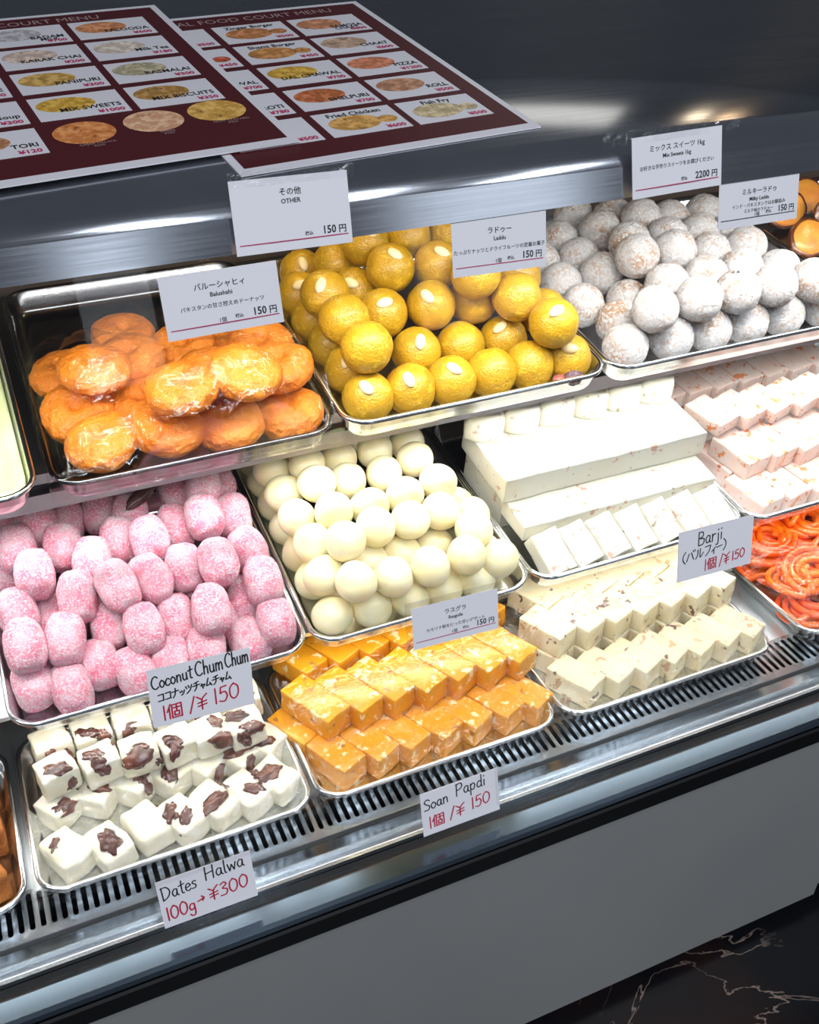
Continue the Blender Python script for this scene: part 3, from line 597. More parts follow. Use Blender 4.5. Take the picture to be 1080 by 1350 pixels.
for i, (u, v) in enumerate(BR): halwa(u, v, 0, .75 + rnd.uniform(-.2, .2) if i else .6, 'white date halwa cube, bottom of the back stack, %s' % nth(i, 7), 2)
TP = [(.040, .128), (.083, .126), (.124, .122), (.163, .120), (.201, .118), (.238, .116)]
for i, (u, v) in enumerate(TP): halwa(u, v, .0312, .12 + rnd.uniform(-.12, .12), 'white date halwa cube, top of the back stack, %s' % nth(i, 6), 3)
TB = [(.040, .172), (.083, .170), (.125, .168), (.167, .165), (.208, .162), (.247, .158)]
for i, (u, v) in enumerate(TB): halwa(u, v, .0312, .08 + rnd.uniform(-.1, .1), 'white date halwa cube, rearmost top row, %s' % nth(i, 6), 2)
# brown crumbly cubes at the left edge
m_brown = food('brown_crumb', (.48, .15, .025), [((.58, .21, .04), 40, .45, .65), ((.25, .075, .014), 25, .5, .7)], .8, 0, None, [(260, .9, .005, 'n'), (60, .5, .004, 'n')])
bc = [brick('brown_cube', .052, .046, .040, .004, .003, s + 90, 45, 5) for s in range(3)]
for x in bc: x.materials.append(m_brown)
for (u, v, h, rz, l) in ((.186, .045, 0, .35, 'front right corner of its tray'), (.192, .105, 0, .1, 'second from front at the right rim'), (.190, .165, .0, .2, 'at the back right of its tray'), (.185, .140, .041, .3, 'on top of the back pair'), (.128, .055, 0, -.1, 'left of the front corner cube')):
    piece('brown_cube', bc[int(u * 1000) % 3], 'F0', u, v, h, rz, 'brown crumbly milk cake cube, ' + l, 'milk cake', 'brown milk cake cubes')
# pale green milk sweet filling the tray at the left edge
m_green = food('pale_green_sweet', (.60, .66, .30), [((.66, .70, .42), 12, .4, .65), ((.55, .25, .08), 26, .735, .75)], .35, .2, (.02, .018, .006), coat=.3)
def fill_mesh(W, D):
    prof = [(.0135, .004), (.0095, .0225), (.0135, .024), (.022, .0185), (.028, .0165), (.06, .0162)]; vs, fs = [], []
    for ins, z in prof: vs += [(x, y, z) for x, y in rrect(W - 2 * ins, D - 2 * ins, max(.030 - ins, .006), 7, ins, ins)]
    n = 28
    for i in range(len(prof) - 1):
        for j in range(n): k = (j + 1) % n; fs.append((i * n + j, i * n + k, (i + 1) * n + k, (i + 1) * n + j))
    fs.append(tuple((len(prof) - 1) * n + j for j in range(n))); fs.append(tuple(range(n - 1, -1, -1)))
    return raw('milk_pudding', vs, fs, True)
o = link('milk_pudding', fill_mesh(.229, .345), m_green); o.matrix_world = TR['U0'][0]; tag(o, 'pale green milk sweet set in the tray at the left edge', 'milk pudding')
# fried halves, far right of the upper shelf
m_skin = food('brown_syrup_skin', (.11, .028, .010), [((.20, .06, .018), 30, .45, .7)], .25, bump=[(90, .4, .003, 'n')], coat=.5)
m_core = food('orange_core', (.85, .36, .045), [((.75, .24, .04), 28, .42, .68), ((.92, .62, .28), 45, .6, .75)], .35, .15, (.02, .008, .002), bump=[(120, .4, .002, 'n')], coat=.25)
def half_mesh(core):
    bm = bmesh.new(); bmesh.ops.create_icosphere(bm, subdivisions=4, radius=1); s = .0235 if core else .027
    for v in bm.verts:
        d = v.co.normalized(); k = 1 + .05 * noise.noise(d * 2 + Vector((3, 1, 2)))
        z = d.z * .022 if not core else d.z * .0195
        if z > 0: z *= (.10 if not core else .22)
        v.co = Vector((d.x * s * 1.5 * k, d.y * s * k, z))
    return mesh_from(bm, 'core' if core else 'fried_half', True)
hs, hc = half_mesh(False), half_mesh(True); hs.materials.append(m_skin); hc.materials.append(m_core)
for i, (u, v, h, rx, rz, l) in enumerate(((.050, .190, .030, .75, .25, 'nearest the milky laddu'), (.058, .255, .040, .9, .1, 'behind the one nearest the laddu'), (.120, .215, .045, .95, -.2, 'with the largest cut face'), (.125, .290, .035, .8, .2, 'behind the largest cut face'), (.190, .200, .030, .8, .1, 'at the frame edge'), (.075, .125, .024, .6, .2, 'in front of the others'), (.150, .135, .024, .6, -.1, 'in front, further right'))):
    o = piece('fried_half', hs, 'U4', u, v, h, rz, 'syrup brown fried sweet half with orange face, ' + l, 'fried sweet', 'fried halves far right', rx)
    k = link('core', hc); k.parent = o; k['label'] = 'orange cut face'; k.matrix_local = Matrix.Translation((0, 0, .0012))
# jalebi coils
m_jal = food('orange_jalebi', (.95, .11, .002), [((.96, .26, .012), 20, .45, .7)], .16, .25, (.02, .006, .001), coat=.5)
def tube(name, pts, r, seg=8, closed=False):
    vs, fs = [], []; n = len(pts); up = Vector((0, 0, 1))
    for i, p in enumerate(pts):
        t = (pts[min(i + 1, n - 1)] - pts[max(i - 1, 0)]).normalized(); a = t.cross(up); a = a.normalized() if a.length > 1e-4 else Vector((1, 0, 0)); b = a.cross(t)
        for k in range(seg):
            q = 2 * math.pi * k / seg; vs.append(p + (a * math.cos(q) + b * math.sin(q)) * r)
    for i in range(n - 1):
        for k in range(seg): l = (k + 1) % seg; fs.append((i * seg + k, i * seg + l, (i + 1) * seg + l, (i + 1) * seg + k))
    fs += [tuple(range(seg - 1, -1, -1)), tuple((n - 1) * seg + k for k in range(seg))]
    return raw(name, vs, fs, True)
def jalebi_mesh(s):
    q = random.Random(s); pts = []; N = 150; ph = q.uniform(0, 6)
    for i in range(N):
        t = i / (N - 1); a = ph + t * 2 * math.pi * 3.3; rr_ = .010 + .030 * t + .003 * math.sin(a * 2 + s)
        pts.append(Vector((rr_ * math.cos(a) * 1.15, rr_ * math.sin(a), .0045 + .002 * math.sin(a * 1.5 + s))))
    for i in range(14): pts.append(pts[N - 1].lerp(Vector((-.02, .015, .012)), (i + 1) / 14) + Vector((0, 0, .006 * math.sin(math.pi * (i + 1) / 14))))
    return tube('jalebi', pts, .0046)
jm = [jalebi_mesh(s) for s in range(5)]
for x in jm: x.materials.append(m_jal)
JL = []
for k, (h, dx) in enumerate(((.001, 0), (.013, .018), (.025, .004), (.037, .02))):
    for a in range(3):
        for b_ in range(2 if k < 3 else 2): JL.append((.052 + dx + a * .070, .052 + b_ * .085 + k * .012 + (a % 2) * .008, h, k, a, b_))
LV = ['bottom layer', 'second layer', 'third layer', 'top layer']
for (u, v, h, k, a, b_) in JL:
    piece('jalebi', jm[(a + b_ * 2 + k) % 5], 'F4', u + .006 + rnd.uniform(-.006, .006), v + .006 + rnd.uniform(-.006, .006), h + .004, rnd.uniform(0, 6), 'orange jalebi coil, %s, %s, %s' % (LV[k], ('front', 'back')[b_], ('left', 'middle', 'right')[a]), 'jalebi', 'orange jalebi coils', rnd.uniform(0, .09 * k), rnd.uniform(-.07 * k, .07 * k))

# ---------------------------------------------------------------- cling film over wrapped trays
def film(key, tops, label, dep=.025, nu=60, nv=48, v1=None, drop=1.1, smooth=2):
    F, W, D = TR[key]; D1 = v1 or D; hs_ = [[0] * (nv + 1) for _ in range(nu + 1)]
    for i in range(nu + 1):
        for j in range(nv + 1):
            u = -.003 + (W + .006) * i / nu; v = -.003 + (D1 + .006) * j / nv; h = dep + .0022
            for (cu, cv, ch, cr) in tops:
                d_ = math.hypot(u - cu, v - cv); h = max(h, ch + .0045 - max(0, d_ - cr) * drop)
            hs_[i][j] = h
    for _ in range(smooth):
        g2 = [r_[:] for r_ in hs_]
        for i in range(1, nu):
            for j in range(1, nv):
                avg = (hs_[i - 1][j] + hs_[i + 1][j] + hs_[i][j - 1] + hs_[i][j + 1]) / 4; g2[i][j] = max(hs_[i][j], avg)
        hs_ = g2
    vs, fs = [], []
    for i in range(nu + 1):
        for j in range(nv + 1):
            u = -.003 + (W + .006) * i / nu; v = -.003 + (D1 + .006) * j / nv
            n_ = noise.noise(Vector((u * 60, v * 25, 3))) * .0012
            vs.append((u, v, hs_[i][j] + max(n_, -.0005)))
    for i in range(nu):
        for j in range(nv): a = i * (nv + 1) + j; fs.append((a, a + nv + 1, a + nv + 2, a + 1))
    base = len(vs); n = 0                       # skirt hugging the outside of the tray front and sides
    ring = [i * (nv + 1) for i in range(nu + 1)]
    sk = []
    for idx in ring:
        p = vs[idx]; vs.append((p[0], p[1] + .002, dep - .016 + .003 * noise.noise(Vector((p[0] * 90, 1, 7))))); sk.append(len(vs) - 1)
    for a in range(nu): fs.append((ring[a], ring[a + 1], sk[a + 1], sk[a]))
    for side in (0, nu):
        rr2 = [side * (nv + 1) + j for j in range(nv + 1)]; sk = []
        for idx in rr2:
            p = vs[idx]; vs.append((p[0] + (.002 if side == 0 else -.002), p[1], dep - .014)); sk.append(len(vs) - 1)
        for a in range(nv): fs.append((rr2[a], rr2[a + 1], sk[a + 1], sk[a]))
    o = link('cling_film', raw('cling_film', vs, fs, True), M['film']); o.matrix_world = F
    sm = o.modifiers.new('thickness', 'SOLIDIFY'); sm.thickness = .00015
    tag(o, label, 'plastic film', 'cling film over the trays')
film('U1', [(u, v, h + .034, .025) for (u, v, h, *_) in BALLS['U1']['items']], 'clear cling film stretched over the orange balushahi tray', .028, drop=1.7, smooth=8)
film('F1', [(u, v, .0295, .018) for u, v in FR] + [(u, v, .062, .018) for u, v in TP + TB], 'clear cling film over the date halwa tray', drop=1.6)
film('F2', [(.036 + .0395 * i, .058, .033, .03) for i in range(7)] + [(.036 + .0395 * i, v, .064, .03) for i in range(7) for v in (.109, .15, .185)], 'clear cling film over the yellow soan papdi tray', drop=1.8)
film('F3', [(.045 + .040 * i, .056, .033, .03) for i in range(7)] + [(.040 + .040 * i, v, .064, .03) for i in range(7) for v in (.116, .171)], 'clear cling film over the cream nut barfi tray', drop=1.8)
film('F4', [(u, v, h + .020, .045) for (u, v, h, *_) in JL], 'clear cling film over the orange jalebi tray', drop=1.0)

# ---------------------------------------------------------------- lettering
def text_mesh(s, size, x, y, align='LEFT', bold=0.0, sx=1.0):
    cu = bpy.data.curves.new('t', 'FONT'); cu.body = s; cu.size = size; cu.align_x = align; cu.align_y = 'BOTTOM_BASELINE'; cu.offset = bold; cu.resolution_u = 2
    o = bpy.data.objects.new('t', cu); COL.objects.link(o); dg = bpy.context.evaluated_depsgraph_get(); dg.update()
    me = bpy.data.meshes.new_from_object(o.evaluated_get(dg)); bpy.data.objects.remove(o); bpy.data.curves.remove(cu)
    vs = [(v.co.x * sx + x, v.co.y + y, 0) for v in me.vertices]; fs = [tuple(p.vertices) for p in me.polygons]; bpy.data.meshes.remove(me)
    return vs, fs
def join(parts, name, z=0.0):
    vs, fs = [], []
    for v, f in parts:
        b = len(vs); vs += [(p[0], p[1], p[2] + z) for p in v]; fs += [tuple(i + b for i in q) for q in f]
    return raw(name, vs, fs)
def quad(x0, x1, y0, y1, y2=None):
    s = 0 if y2 is None else y2 - y0
    return ([(x0, y0, 0), (x1, y0 + s, 0), (x1, y1 + s, 0), (x0, y1, 0)], [(0, 1, 2, 3)])
GL = {'C': (.75, [[(.65, .85), (.45, 1), (.2, .85), (.08, .5), (.2, .12), (.45, 0), (.68, .12)]]), 'o': (.52, [[(.28, .55), (.08, .4), (.08, .15), (.25, 0), (.43, .15), (.43, .4), (.22, .56)]]),
 'c': (.48, [[(.42, .47), (.25, .55), (.08, .35), (.1, .1), (.27, 0), (.44, .1)]]), 'n': (.55, [[(.1, .55), (.1, 0)], [(.1, .35), (.25, .55), (.4, .45), (.43, 0)]]),
 'u': (.55, [[(.1, .55), (.1, .15), (.25, 0), (.42, .15), (.42, .55)], [(.42, .3), (.47, 0)]]), 't': (.45, [[(.25, .95), (.23, .1), (.38, 0)], [(.03, .62), (.44, .68)]]),
 'h': (.55, [[(.1, 1), (.1, 0)], [(.1, .35), (.25, .55), (.4, .45), (.43, 0)]]), 'm': (.78, [[(.1, .55), (.1, 0)], [(.1, .35), (.22, .55), (.35, .45), (.36, 0)], [(.36, .35), (.5, .55), (.63, .45), (.67, 0)]]),
 'D': (.8, [[(.12, 1), (.15, 0)], [(.05, .95), (.45, .95), (.7, .6), (.55, .2), (.15, 0)]]), 'a': (.55, [[(.42, .5), (.22, .55), (.07, .3), (.18, .03), (.36, .12), (.43, .5)], [(.43, .5), (.42, .12), (.52, 0)]]),
 'e': (.5, [[(.08, .28), (.42, .34), (.3, .55), (.1, .42), (.1, .12), (.28, 0), (.45, .1)]]), 's': (.45, [[(.38, .5), (.2, .55), (.1, .42), (.32, .25), (.3, .05), (.05, .03)]]),
 'H': (.78, [[(.12, 1), (.1, 0)], [(.65, 1), (.62, 0)], [(.1, .48), (.65, .55)]]), 'l': (.28, [[(.12, 1), (.12, .1), (.22, 0)]]), 'w': (.68, [[(.05, .55), (.17, 0)], [(.17, 0), (.33, .45)], [(.33, .45), (.48, 0)], [(.48, 0), (.62, .55)]]),
 'S': (.65, [[(.58, .85), (.35, 1), (.12, .8), (.3, .55), (.55, .35), (.45, .05), (.08, .05)]]), 'P': (.68, [[(.15, 1), (.12, 0)], [(.1, .95), (.5, .98), (.6, .72), (.4, .5), (.14, .48)]]),
 'p': (.56, [[(.1, .55), (.08, -.38)], [(.1, .4), (.3, .56), (.45, .35), (.32, .03), (.1, .12)]]), 'd': (.56, [[(.42, .45), (.22, .52), (.07, .25), (.2, .02), (.42, .15)], [(.45, 1), (.44, .1), (.5, 0)]]),
 'i': (.26, [[(.12, .5), (.12, 0)], [(.12, .76), (.13, .82)]]), 'j': (.35, [[(.2, .5), (.2, -.25), (.02, -.3)], [(.2, .74), (.21, .8)]]), 'r': (.42, [[(.1, .55), (.1, 0)], [(.1, .32), (.22, .52), (.38, .5)]]),
 'B': (.68, [[(.12, 1), (.12, 0)], [(.12, .98), (.45, .95), (.48, .65), (.14, .52)], [(.14, .52), (.58, .42), (.5, .05), (.12, 0)]]), 'g': (.55, [[(.42, .5), (.2, .55), (.07, .3), (.2, .08), (.42, .2)], [(.43, .52), (.43, -.25), (.2, -.35), (.05, -.2)]]),
 '1': (.30, [[(.15, 1), (.15, 0)]]), '5': (.62, [[(.52, 1), (.18, .97)], [(.18, .97), (.13, .58)], [(.13, .58), (.4, .64), (.52, .32), (.35, .02), (.06, .1)]]), '0': (.66, [[(.33, 1), (.1, .75), (.09, .25), (.3, 0), (.54, .25), (.55, .75), (.3, 1)]]),
 '3': (.6, [[(.1, .9), (.35, 1), (.48, .8), (.22, .58), (.5, .4), (.4, .05), (.06, .05)]]), '¥': (.72, [[(.05, .95), (.35, .68)], [(.66, 1), (.36, .68), (.34, 0)], [(.1, .48), (.62, .54)], [(.1, .26), (.62, .32)]]),
 '/': (.48, [[(.4, 1.05), (.08, -.05)]]), '→': (.72, [[(.05, .33), (.56, .45)], [(.4, .64), (.58, .46)], [(.58, .46), (.42, .28)]]),
 '個': (1.0, [[(.25, 1), (.03, .5)], [(.17, .75), (.17, 0)], [(.33, .92), (.33, 0)], [(.33, .92), (.92, .94)], [(.92, .94), (.92, 0)], [(.33, .02), (.92, .02)], [(.43, .7), (.82, .7)], [(.62, .86), (.62, .45)], [(.48, .43), (.76, .43)], [(.76, .43), (.76, .16)], [(.76, .16), (.48, .16)], [(.48, .16), (.48, .43)]]),
 'コ': (.7, [[(.1, .8), (.6, .82)], [(.6, .82), (.58, .1)], [(.08, .12), (.62, .12)]]), 'ナ': (.75, [[(.05, .65), (.7, .68)], [(.4, 1), (.35, .4), (.12, 0)]]), 'ッ': (.58, [[(.08, .45), (.13, .3)], [(.25, .5), (.3, .35)], [(.52, .5), (.4, .15), (.2, 0)]]),
 'ツ': (.75, [[(.08, .8), (.18, .55)], [(.33, .85), (.42, .6)], [(.68, .85), (.5, .3), (.15, 0)]]), 'チ': (.75, [[(.6, .95), (.15, .82)], [(.03, .55), (.72, .58)], [(.4, .88), (.38, .3), (.15, 0)]]), 'ャ': (.5, [[(.05, .35), (.45, .42), (.36, .2)], [(.15, .55), (.28, 0)]]),
 'ム': (.72, [[(.35, .95), (.12, .15)], [(.12, .15), (.6, .22)], [(.48, .42), (.66, .05)]]), 'バ': (.84, [[(.25, .75), (.05, .1)], [(.45, .8), (.68, .1)], [(.6, .95), (.66, .82)], [(.74, 1), (.8, .87)]]), 'ル': (.78, [[(.2, .85), (.2, .4), (.03, .05)], [(.42, .9), (.42, .1), (.72, .45)]]),
 'フ': (.65, [[(.08, .88), (.58, .88)], [(.58, .88), (.45, .35), (.15, 0)]]), 'ィ': (.45, [[(.4, .55), (.05, .2)], [(.25, .38), (.25, -.05)]]), 'ー': (.6, [[(.05, .45), (.55, .5)]]), '(': (.36, [[(.28, 1.05), (.08, .7), (.08, .3), (.28, -.05)]]), ')': (.36, [[(.08, 1.05), (.28, .7), (.28, .3), (.08, -.05)]]), ' ': (.42, [])}
def spline(p):
    if len(p) < 3: return [Vector(q) for q in p]
    P = [Vector(q) for q in p]; out = []
    for i in range(len(P) - 1):
        a, b, c, d_ = P[max(i - 1, 0)], P[i], P[i + 1], P[min(i + 2, len(P) - 1)]
        for k in range(5):
            t = k / 5; out.append(.5 * ((2 * b) + (c - a) * t + (2 * a - 5 * b + 4 * c - d_) * t * t + (3 * b - a - 3 * c + d_) * t ** 3))
    return out + [P[-1]]
def pen(s, size, x, y, slope=0.0, w=.0011, sx=1.0):
    vs, fs = [], []; cx = 0.0
    for ch in s:
        adv, strokes = GL[ch]
        for st in strokes:
            pts = [Vector((x + (cx + p.x) * size * sx, y + p.y * size + (cx + p.x) * size * sx * slope)) for p in spline(st)]
            for i in range(len(pts)):
                b = len(vs); n = 8
                for k in range(n): vs.append((pts[i].x + w / 2 * math.cos(k * math.pi / 4), pts[i].y + w / 2 * math.sin(k * math.pi / 4), .00001 * (i % 2)))
                fs.append(tuple(range(b, b + n)))
                if i:
                    d_ = pts[i] - pts[i - 1]
                    if d_.length < 1e-7: continue
                    nn = Vector((-d_.y, d_.x)).normalized() * w / 2; b = len(vs)
                    vs += [(q.x, q.y, .000005) for q in (pts[i - 1] - nn, pts[i] - nn, pts[i] + nn, pts[i - 1] + nn)]; fs.append((b, b + 1, b + 2, b + 3))
        cx += adv
    return vs, fs

def card(s_x, s_s, W, H, roll, off, label, black, redp, curl=.0, tape=None, sleeve=False, line=True, line_m=None):
    c = gp(s_x, s_s, off); B = Matrix((( 1, GUP.x, GN.x, c.x), (0, GUP.y, GN.y, c.y), (0, GUP.z, GN.z, c.z), (0, 0, 0, 1))) @ Matrix.Rotation(math.radians(roll), 4, 'Z')
    vs, fs = [], []; n = 10
    for k, z in ((0, 0.0), (1, -.0004)):
        for j in range(n + 1):
            for i in range(n + 1):
                x, y = -W / 2 + W * i / n, -H / 2 + H * j / n; vs.append((x, y, z + bend(x, y, W, H, curl)))
    q = (n + 1) ** 2
    for j in range(n):
        for i in range(n):
            a = j * (n + 1) + i; fs.append((a, a + 1, a + n + 2, a + n + 1)); fs.append((q + a, q + a + n + 1, q + a + n + 2, q + a + 1))
    bd = [i for i in range(n + 1)] + [(j + 1) * (n + 1) - 1 for j in range(1, n + 1)] + [q - 1 - i for i in range(1, n + 1)] + [j * (n + 1) for j in range(n - 1, 0, -1)]
    for k in range(len(bd)): a, b = bd[k], bd[(k + 1) % len(bd)]; fs.append((b, a, q + a, q + b))
    o = link('price_card', raw('price_card', vs, fs, False), M['paper']); o.matrix_world = B; tag(o, label, 'price card', 'price cards')
    def sub(name, parts, m, z):
        if not parts: return
        me = join(parts, name, z)
        for v in me.vertices: v.co.z += bend(v.co.x, v.co.y, W, H, curl)
        k = link(name, me, m); k.parent = o; return k
    sub('lettering', black, M['ink'], .00025); k = sub('price_lettering', redp, M['red'], .00025)
    if line: sub('red_line', [quad(-W / 2 + .003, W / 2 - .003, -H / 2 + .0068, -H / 2 + .0076)], line_m or M['linered'], .0002)
    if tape:
        for (x0, x1, y0, y1) in tape:
            k = link('clear_tape', box_mesh('clear_tape', x0, x1, y0, y1, .0003, .0006), M['film']); k.parent = o
    if sleeve:
        k = link('clear_sleeve', box_mesh('clear_sleeve', -W / 2 - .006, W / 2 + .004, -H / 2 - .003, H / 2 + .006, -.0012, -.0007), M['sleeve']); k.parent = o
    return o
def bend(x, y, W, H, c): return c * (4 * (x / W) ** 2)
def printed(W, H, jp, en, desc, price, count=True, big=.0068, desc2=None):
    y = H / 2; L = [text_mesh(jp, .0058, 0, y - .013, 'CENTER', .00006), text_mesh(en, .0047, 0, y - .0192, 'CENTER', .00008)]
    if desc: L.append(text_mesh(desc, .0041, 0, y - (.0275 if not desc2 else .0245), 'CENTER', .00003))
    if desc2: L.append(text_mesh(desc2, .0038, 0, y - .0293, 'CENTER', .00003))
    yb = -H / 2 + .0092
    L += [text_mesh(price, .0082, W / 2 - .0125, yb, 'RIGHT', .00015, .9), text_mesh('円', .0066, W / 2 - .004, yb, 'RIGHT', .0001), text_mesh('税込', .0032, W / 2 - .0125 - (.0185 if len(price) == 3 else .0232), yb + .0004, 'RIGHT', .00006)]
    if count: L.append(text_mesh('1個', .0042, -W * .02, yb - .001, 'CENTER', .00002))
    return L
W, H = .092, .0535
card(.2288, .6329, W, H, -.9, .0125, 'white printed card reading OTHER 150, taped to the steel canopy', printed(W, H, 'その他', 'OTHER', None, '150', False), [], .0006, tape=[(-.046, .052, .0215, .033)])
W, H = .0935, .0500
card(.578, .6326, W, H, 1.2, .0125, 'white printed card for mixed sweets at 2200 yen, taped to the steel canopy', printed(W, H, 'ミックス スイーツ 1kg', 'Mix Sweets 1kg', 'お好きな手作りスイーツをお選びください', '2200', False), [], .0012, tape=[(-.075, .066, .020, .032)])
W, H = .091, .0475
card(.1681, .5752, W, H, .4, .0045, 'white printed Balushahi card above the orange doughnuts', printed(W, H, 'バルーシャヒィ', 'Balushahi', 'パキスタンの甘さ控えめドーナッツ', '150'), [], .0008)
W, H = .0885, .0458
card(.4066, .5854, W, H, -1.5, .0045, 'white printed Laddu card in front of the yellow pile', printed(W, H, 'ラドゥー', 'Laddu', 'たっぷりナッツとドライフルーツの定番お菓子', '150'), [])
W, H = .0915, .0415
card(.6766, .5880, W, H, -.3, .0045, 'white printed Milky Laddu card at the upper right', printed(W, H, 'ミルキーラドゥ', 'Milky Laddu', 'インド・パキスタンではお馴染み', '150', True, .0068, 'ミルク味のラドゥー'), [], line_m=M['ink'])
W, H = .089, .0430
card(.3412, .2490, W, H, -2.0, .0045, 'small printed Rasgulla card in a clear sleeve above the yellow soan papdi', printed(W, H, 'ラスグラ', 'Rasgulla', 'セモリナ粉を使った甘いデザート', '150'), [], .0006, sleeve=True)
W, H = .0885, .0561
card(.0994, .2535, W, H, -3.2, .0045, 'handwritten Coconut Chum Chum card below the pink tray',
     [pen('Coconut', .0120, -.042, .0085, .10, .0013, .78), pen('Chum', .0135, -.0045, .0120, .06, .0013, .70), pen('Chum', .0135, .0215, .0138, .06, .0013, .60), pen('ココナッツチャムチャム', .0085, -.038, -.0045, .10, .0012, 1.02)], [pen('1個', .0138, -.036, -.0228, .05, .0014, 1.0), pen('/¥', .0140, -.0135, -.0215, .07, .0014, 1.05), pen('150', .0150, .0085, -.0190, .08, .0014, 1.0)], line=False)
W, H = .0886, .0541
card(.0704, .0437, W, H, 0, .0045, 'handwritten Dates Halwa card near the front rail, 100g for 300 yen', [pen('Dates', .0150, -.042, .0040, .09, .0013, .82), pen('Halwa', .0150, -.001, .0105, .06, .0013, .90)], [pen('100g', .0150, -.041, -.0195, .07, .0015, .86), pen('→', .0150, -.0115, -.0145, .05, .0015, .8), pen('¥300', .0150, -.0005, -.0140, .07, .0015, .98)], line=False, tape=[(-.050, .049, .0225, .0285)])
W, H = .0867, .0527
card(.3316, .0401, W, H, .2, .0045, 'handwritten Soan Papdi card near the front rail, 150 yen each', [pen('Soan', .0130, -.041, .0040, .09, .0013, .95), pen('Papdi', .0145, -.0055, .0090, .06, .0013, .92)], [pen('1個', .0140, -.037, -.0185, .05, .0014, 1.0), pen('/¥', .0140, -.014, -.0165, .07, .0014, 1.1), pen('150', .0140, .0110, -.0135, .10, .0014, 1.02)], line=False, tape=[(.040, .050, -.020, .027)])
W, H = .0950, .0565
card(.6414, .2436, W, H, -1.6, .0045, 'handwritten Barji card between the white barfi and the orange jalebi', [pen('Barji', .0150, -.024, .0080, .06, .0013, .95), pen('(バルフィー)', .0120, -.042, -.0085, .10, .0012, 1.15)], [pen('1個', .0125, -.014, -.0225, .08, .0013, 1.0), pen('/¥', .0125, .0050, -.0215, .08, .0013, .95), pen('150', .0105, .0215, -.0190, .10, .0013, 1.05)], line=False)

# ---------------------------------------------------------------- menus lying on the canopy
FC = {}
def food_col(c):
    if c not in FC: FC[c] = food('printed_dish', c, [(tuple(min(1, x * 1.6 + .06) for x in c), 130, .45, .6), (tuple(x * .45 for x in c), 90, .58, .7)], .35)
    return FC[c]
def ell(cx, cy, rx, ry, n=28): return ([(cx + rx * math.cos(2 * math.pi * k / n), cy + ry * math.sin(2 * math.pi * k / n), 0) for k in range(n)], [tuple(range(n))])
def menu(bx, bv, W, H, rz, lift, label, title, cells, circles):
    """bx, bv: front right corner on the canopy top"""
    B = Matrix(((1, TV.x, TN.x, 0), (0, TV.y, TN.y, 0), (0, TV.z, TN.z, 0), (0, 0, 0, 1))); B.translation = TQ + Vector((bx, 0, 0)) + TV * bv + TN * lift
    B = B @ Matrix.Rotation(rz, 4, 'Z') @ Matrix.Translation((-W, 0, 0))
    o = link('menu_sheet', box_mesh('menu_sheet', 0, W, 0, H, -.0012, 0), M['white_print']); o.matrix_world = B; tag(o, label, 'menu', 'laminated menus')
    def ch(name, me, m, par=o):
        k = link(name, me, m); k.parent = par; return k
    ch('maroon_print', box_mesh('maroon_print', .007, W - .007, .010, H - .007, .00005, .0003), M['maroon'])
    ch('title_lettering', join([text_mesh(title, .0155, W * .50, H - .0265, 'CENTER', 0, .98)], 'title_lettering', .0005), M['pink_text'])
    for (x, y, name, price, col, name2, up) in cells:
        pw, ph = .0735, .0475
        p = ch('menu_panel', box_mesh('menu_panel', x, x + pw, y, y + ph, .0003, .0006), M['white_print'])
        dark = [text_mesh(name, .0100, x + pw - .004 if not up else x + pw / 2, (y + .0135) if not up else y + ph - .011, 'RIGHT' if not up else 'CENTER', .00015, .9)]
        if name2: dark.append(text_mesh(name2, .0088 if len(name2) < 6 else .0045, x + pw - .01, y + .0135 - .006, 'RIGHT', .0001, .9))
        ch('lettering', join(dark, 'lettering', .0009), M['ink'], p)
        ch('price_lettering', join([text_mesh(price, .0085, x + pw - .004, y + .003, 'RIGHT', .00025)], 'price_lettering', .0009), M['pink_ink'], p)
        if col:
            d_ = [ell(x + (.027 if not up else .030), y + .028 - (.006 if up else 0), .024, .0145)]
            if up: d_.append(ell(x + .060, y + .021, .009, .007))
            ch('food_picture', join(d_, 'food_picture', .00075), food_col(col), p)
    for (x, y, col, t1) in circles:
        c_ = ch('food_picture', join([ell(x, y, .0245, .021)], 'food_picture', .0006), food_col(col))
        ch('lettering', join([text_mesh(t1 + '\n¥250', .0042, x + .004, y - .028, 'CENTER')], 'lettering', .0006), M['pink_text'], c_)
CX = [.012, .0935, .174]; RY = [.272, .2155, .158, .1005, .0435]
P_ = [(.55, .25, .08), (.62, .38, .08), (.58, .18, .05), (.65, .45, .15), (.5, .3, .2)]
c1 = []
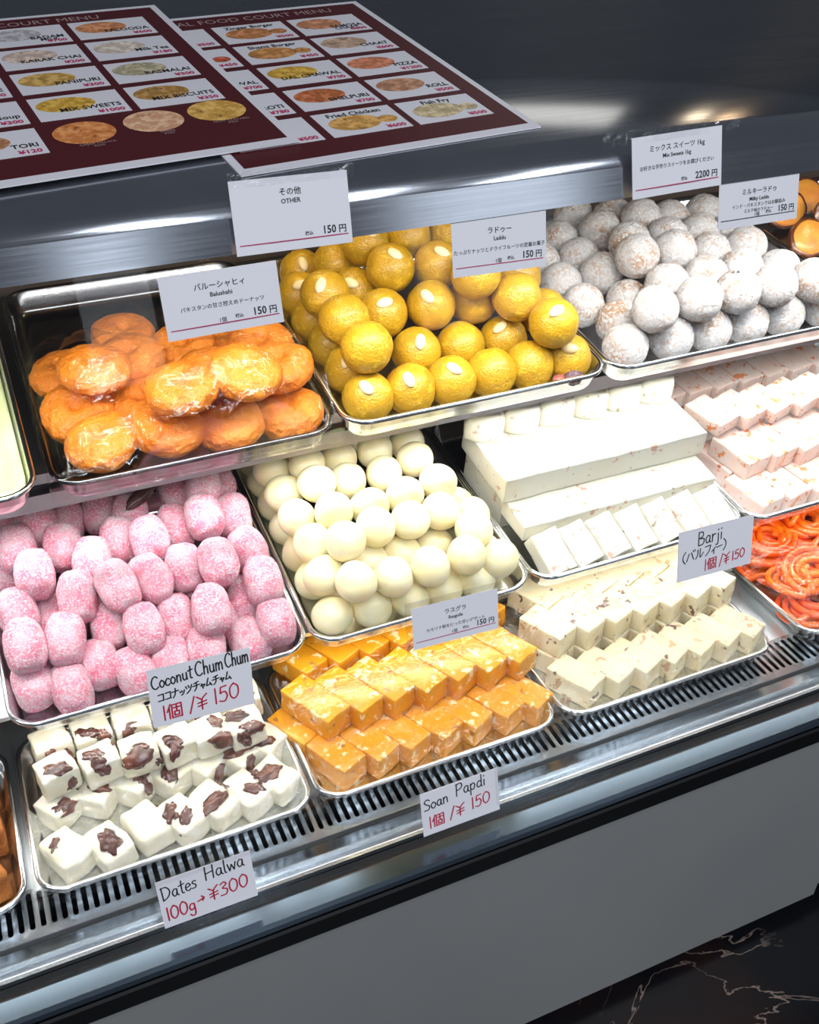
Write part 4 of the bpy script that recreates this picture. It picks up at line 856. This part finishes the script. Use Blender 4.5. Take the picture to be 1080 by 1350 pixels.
for ri, rowc in enumerate(([('LASSI', '¥300', P_[3], None, 0), ('BADAM', '¥700', (.45, .42, .42), 'MILK', 0), ('FALOODA', '¥600', (.60, .22, .08), None, 0)],
                         [('CHAI', '¥200', P_[4], None, 0), ('KARAK CHAI', '¥200', (.62, .45, .36), None, 0), ('Milk Tea', '¥180', (.66, .52, .42), None, 0)],
                         [('JUICE', '¥300', P_[1], None, 0), ('PANIPURI', '¥300', (.52, .30, .06), None, 0), ('RASMALAI', '¥300', (.42, .36, .22), None, 0)],
                         [('Soup', '¥300', None, None, 0), ('MIX SWEETS', '¥1000', (.62, .34, .03), None, 0), ('MIX BISCUITS', '¥350', (.40, .20, .04), None, 0)],
                         [('TORI', '¥120', (.45, .20, .08), None, 0)])):
    for ci, (a, b, c, d_, up) in enumerate(rowc): c1.append((CX[ci], RY[ri], a, b, c, d_, up))
menu(.262, .012, .271, .352, math.radians(5.5), .0046, 'left maroon menu sheet lying on top of the other on the steel canopy', 'FOOD COURT MENU', c1, [(.119, .070, (.70, .22, .05), 'GAJAR HALWA'), (.176, .074, (.72, .36, .20), 'KHEER'), (.231, .078, (.66, .34, .06), 'FRUIT CUSTARD')])
c2 = []
for ri, rowc in enumerate(([('BURGER', '¥500', None, None, 1), ('Zinger Burger', '¥500', (.50, .18, .05), None, 1), ('SAMOSA', '¥600', (.55, .22, .10), 'CHAAT', 0)],
                         [('Burger', '¥450', (.60, .10, .04), None, 1), ('Shami Burger', '¥450', (.52, .22, .05), None, 1), ('CHAAT', '¥600', (.52, .34, .22), None, 0)],
                         [('CHAWAL', '¥700', (.60, .24, .05), None, 0), ('DAL CHAWAL', '¥700', (.62, .34, .03), None, 0), ('PIZZA', '¥1200', (.58, .18, .08), None, 0)],
                         [('ROTI', '¥780', (.60, .32, .05), None, 0), ('BHELPURI', '¥700', (.50, .13, .03), None, 0), ('ROLL', '¥500', (.45, .20, .10), None, 0)],
                         [('Chicken', '¥500', None, None, 1), ('Fried Chicken', '¥600', (.60, .30, .06), None, 1), ('Fish Fry', '¥500', (.50, .38, .20), None, 1)])):
    for ci, (a, b, c, d_, up) in enumerate(rowc): c2.append((CX[ci] + .003, RY[ri] - .006, a, b, c, d_, up))
menu(.474, -.004, .275, .352, math.radians(5.5), .0016, 'right maroon menu sheet partly tucked under the left one', 'HALAL FOOD COURT MENU', c2, [])
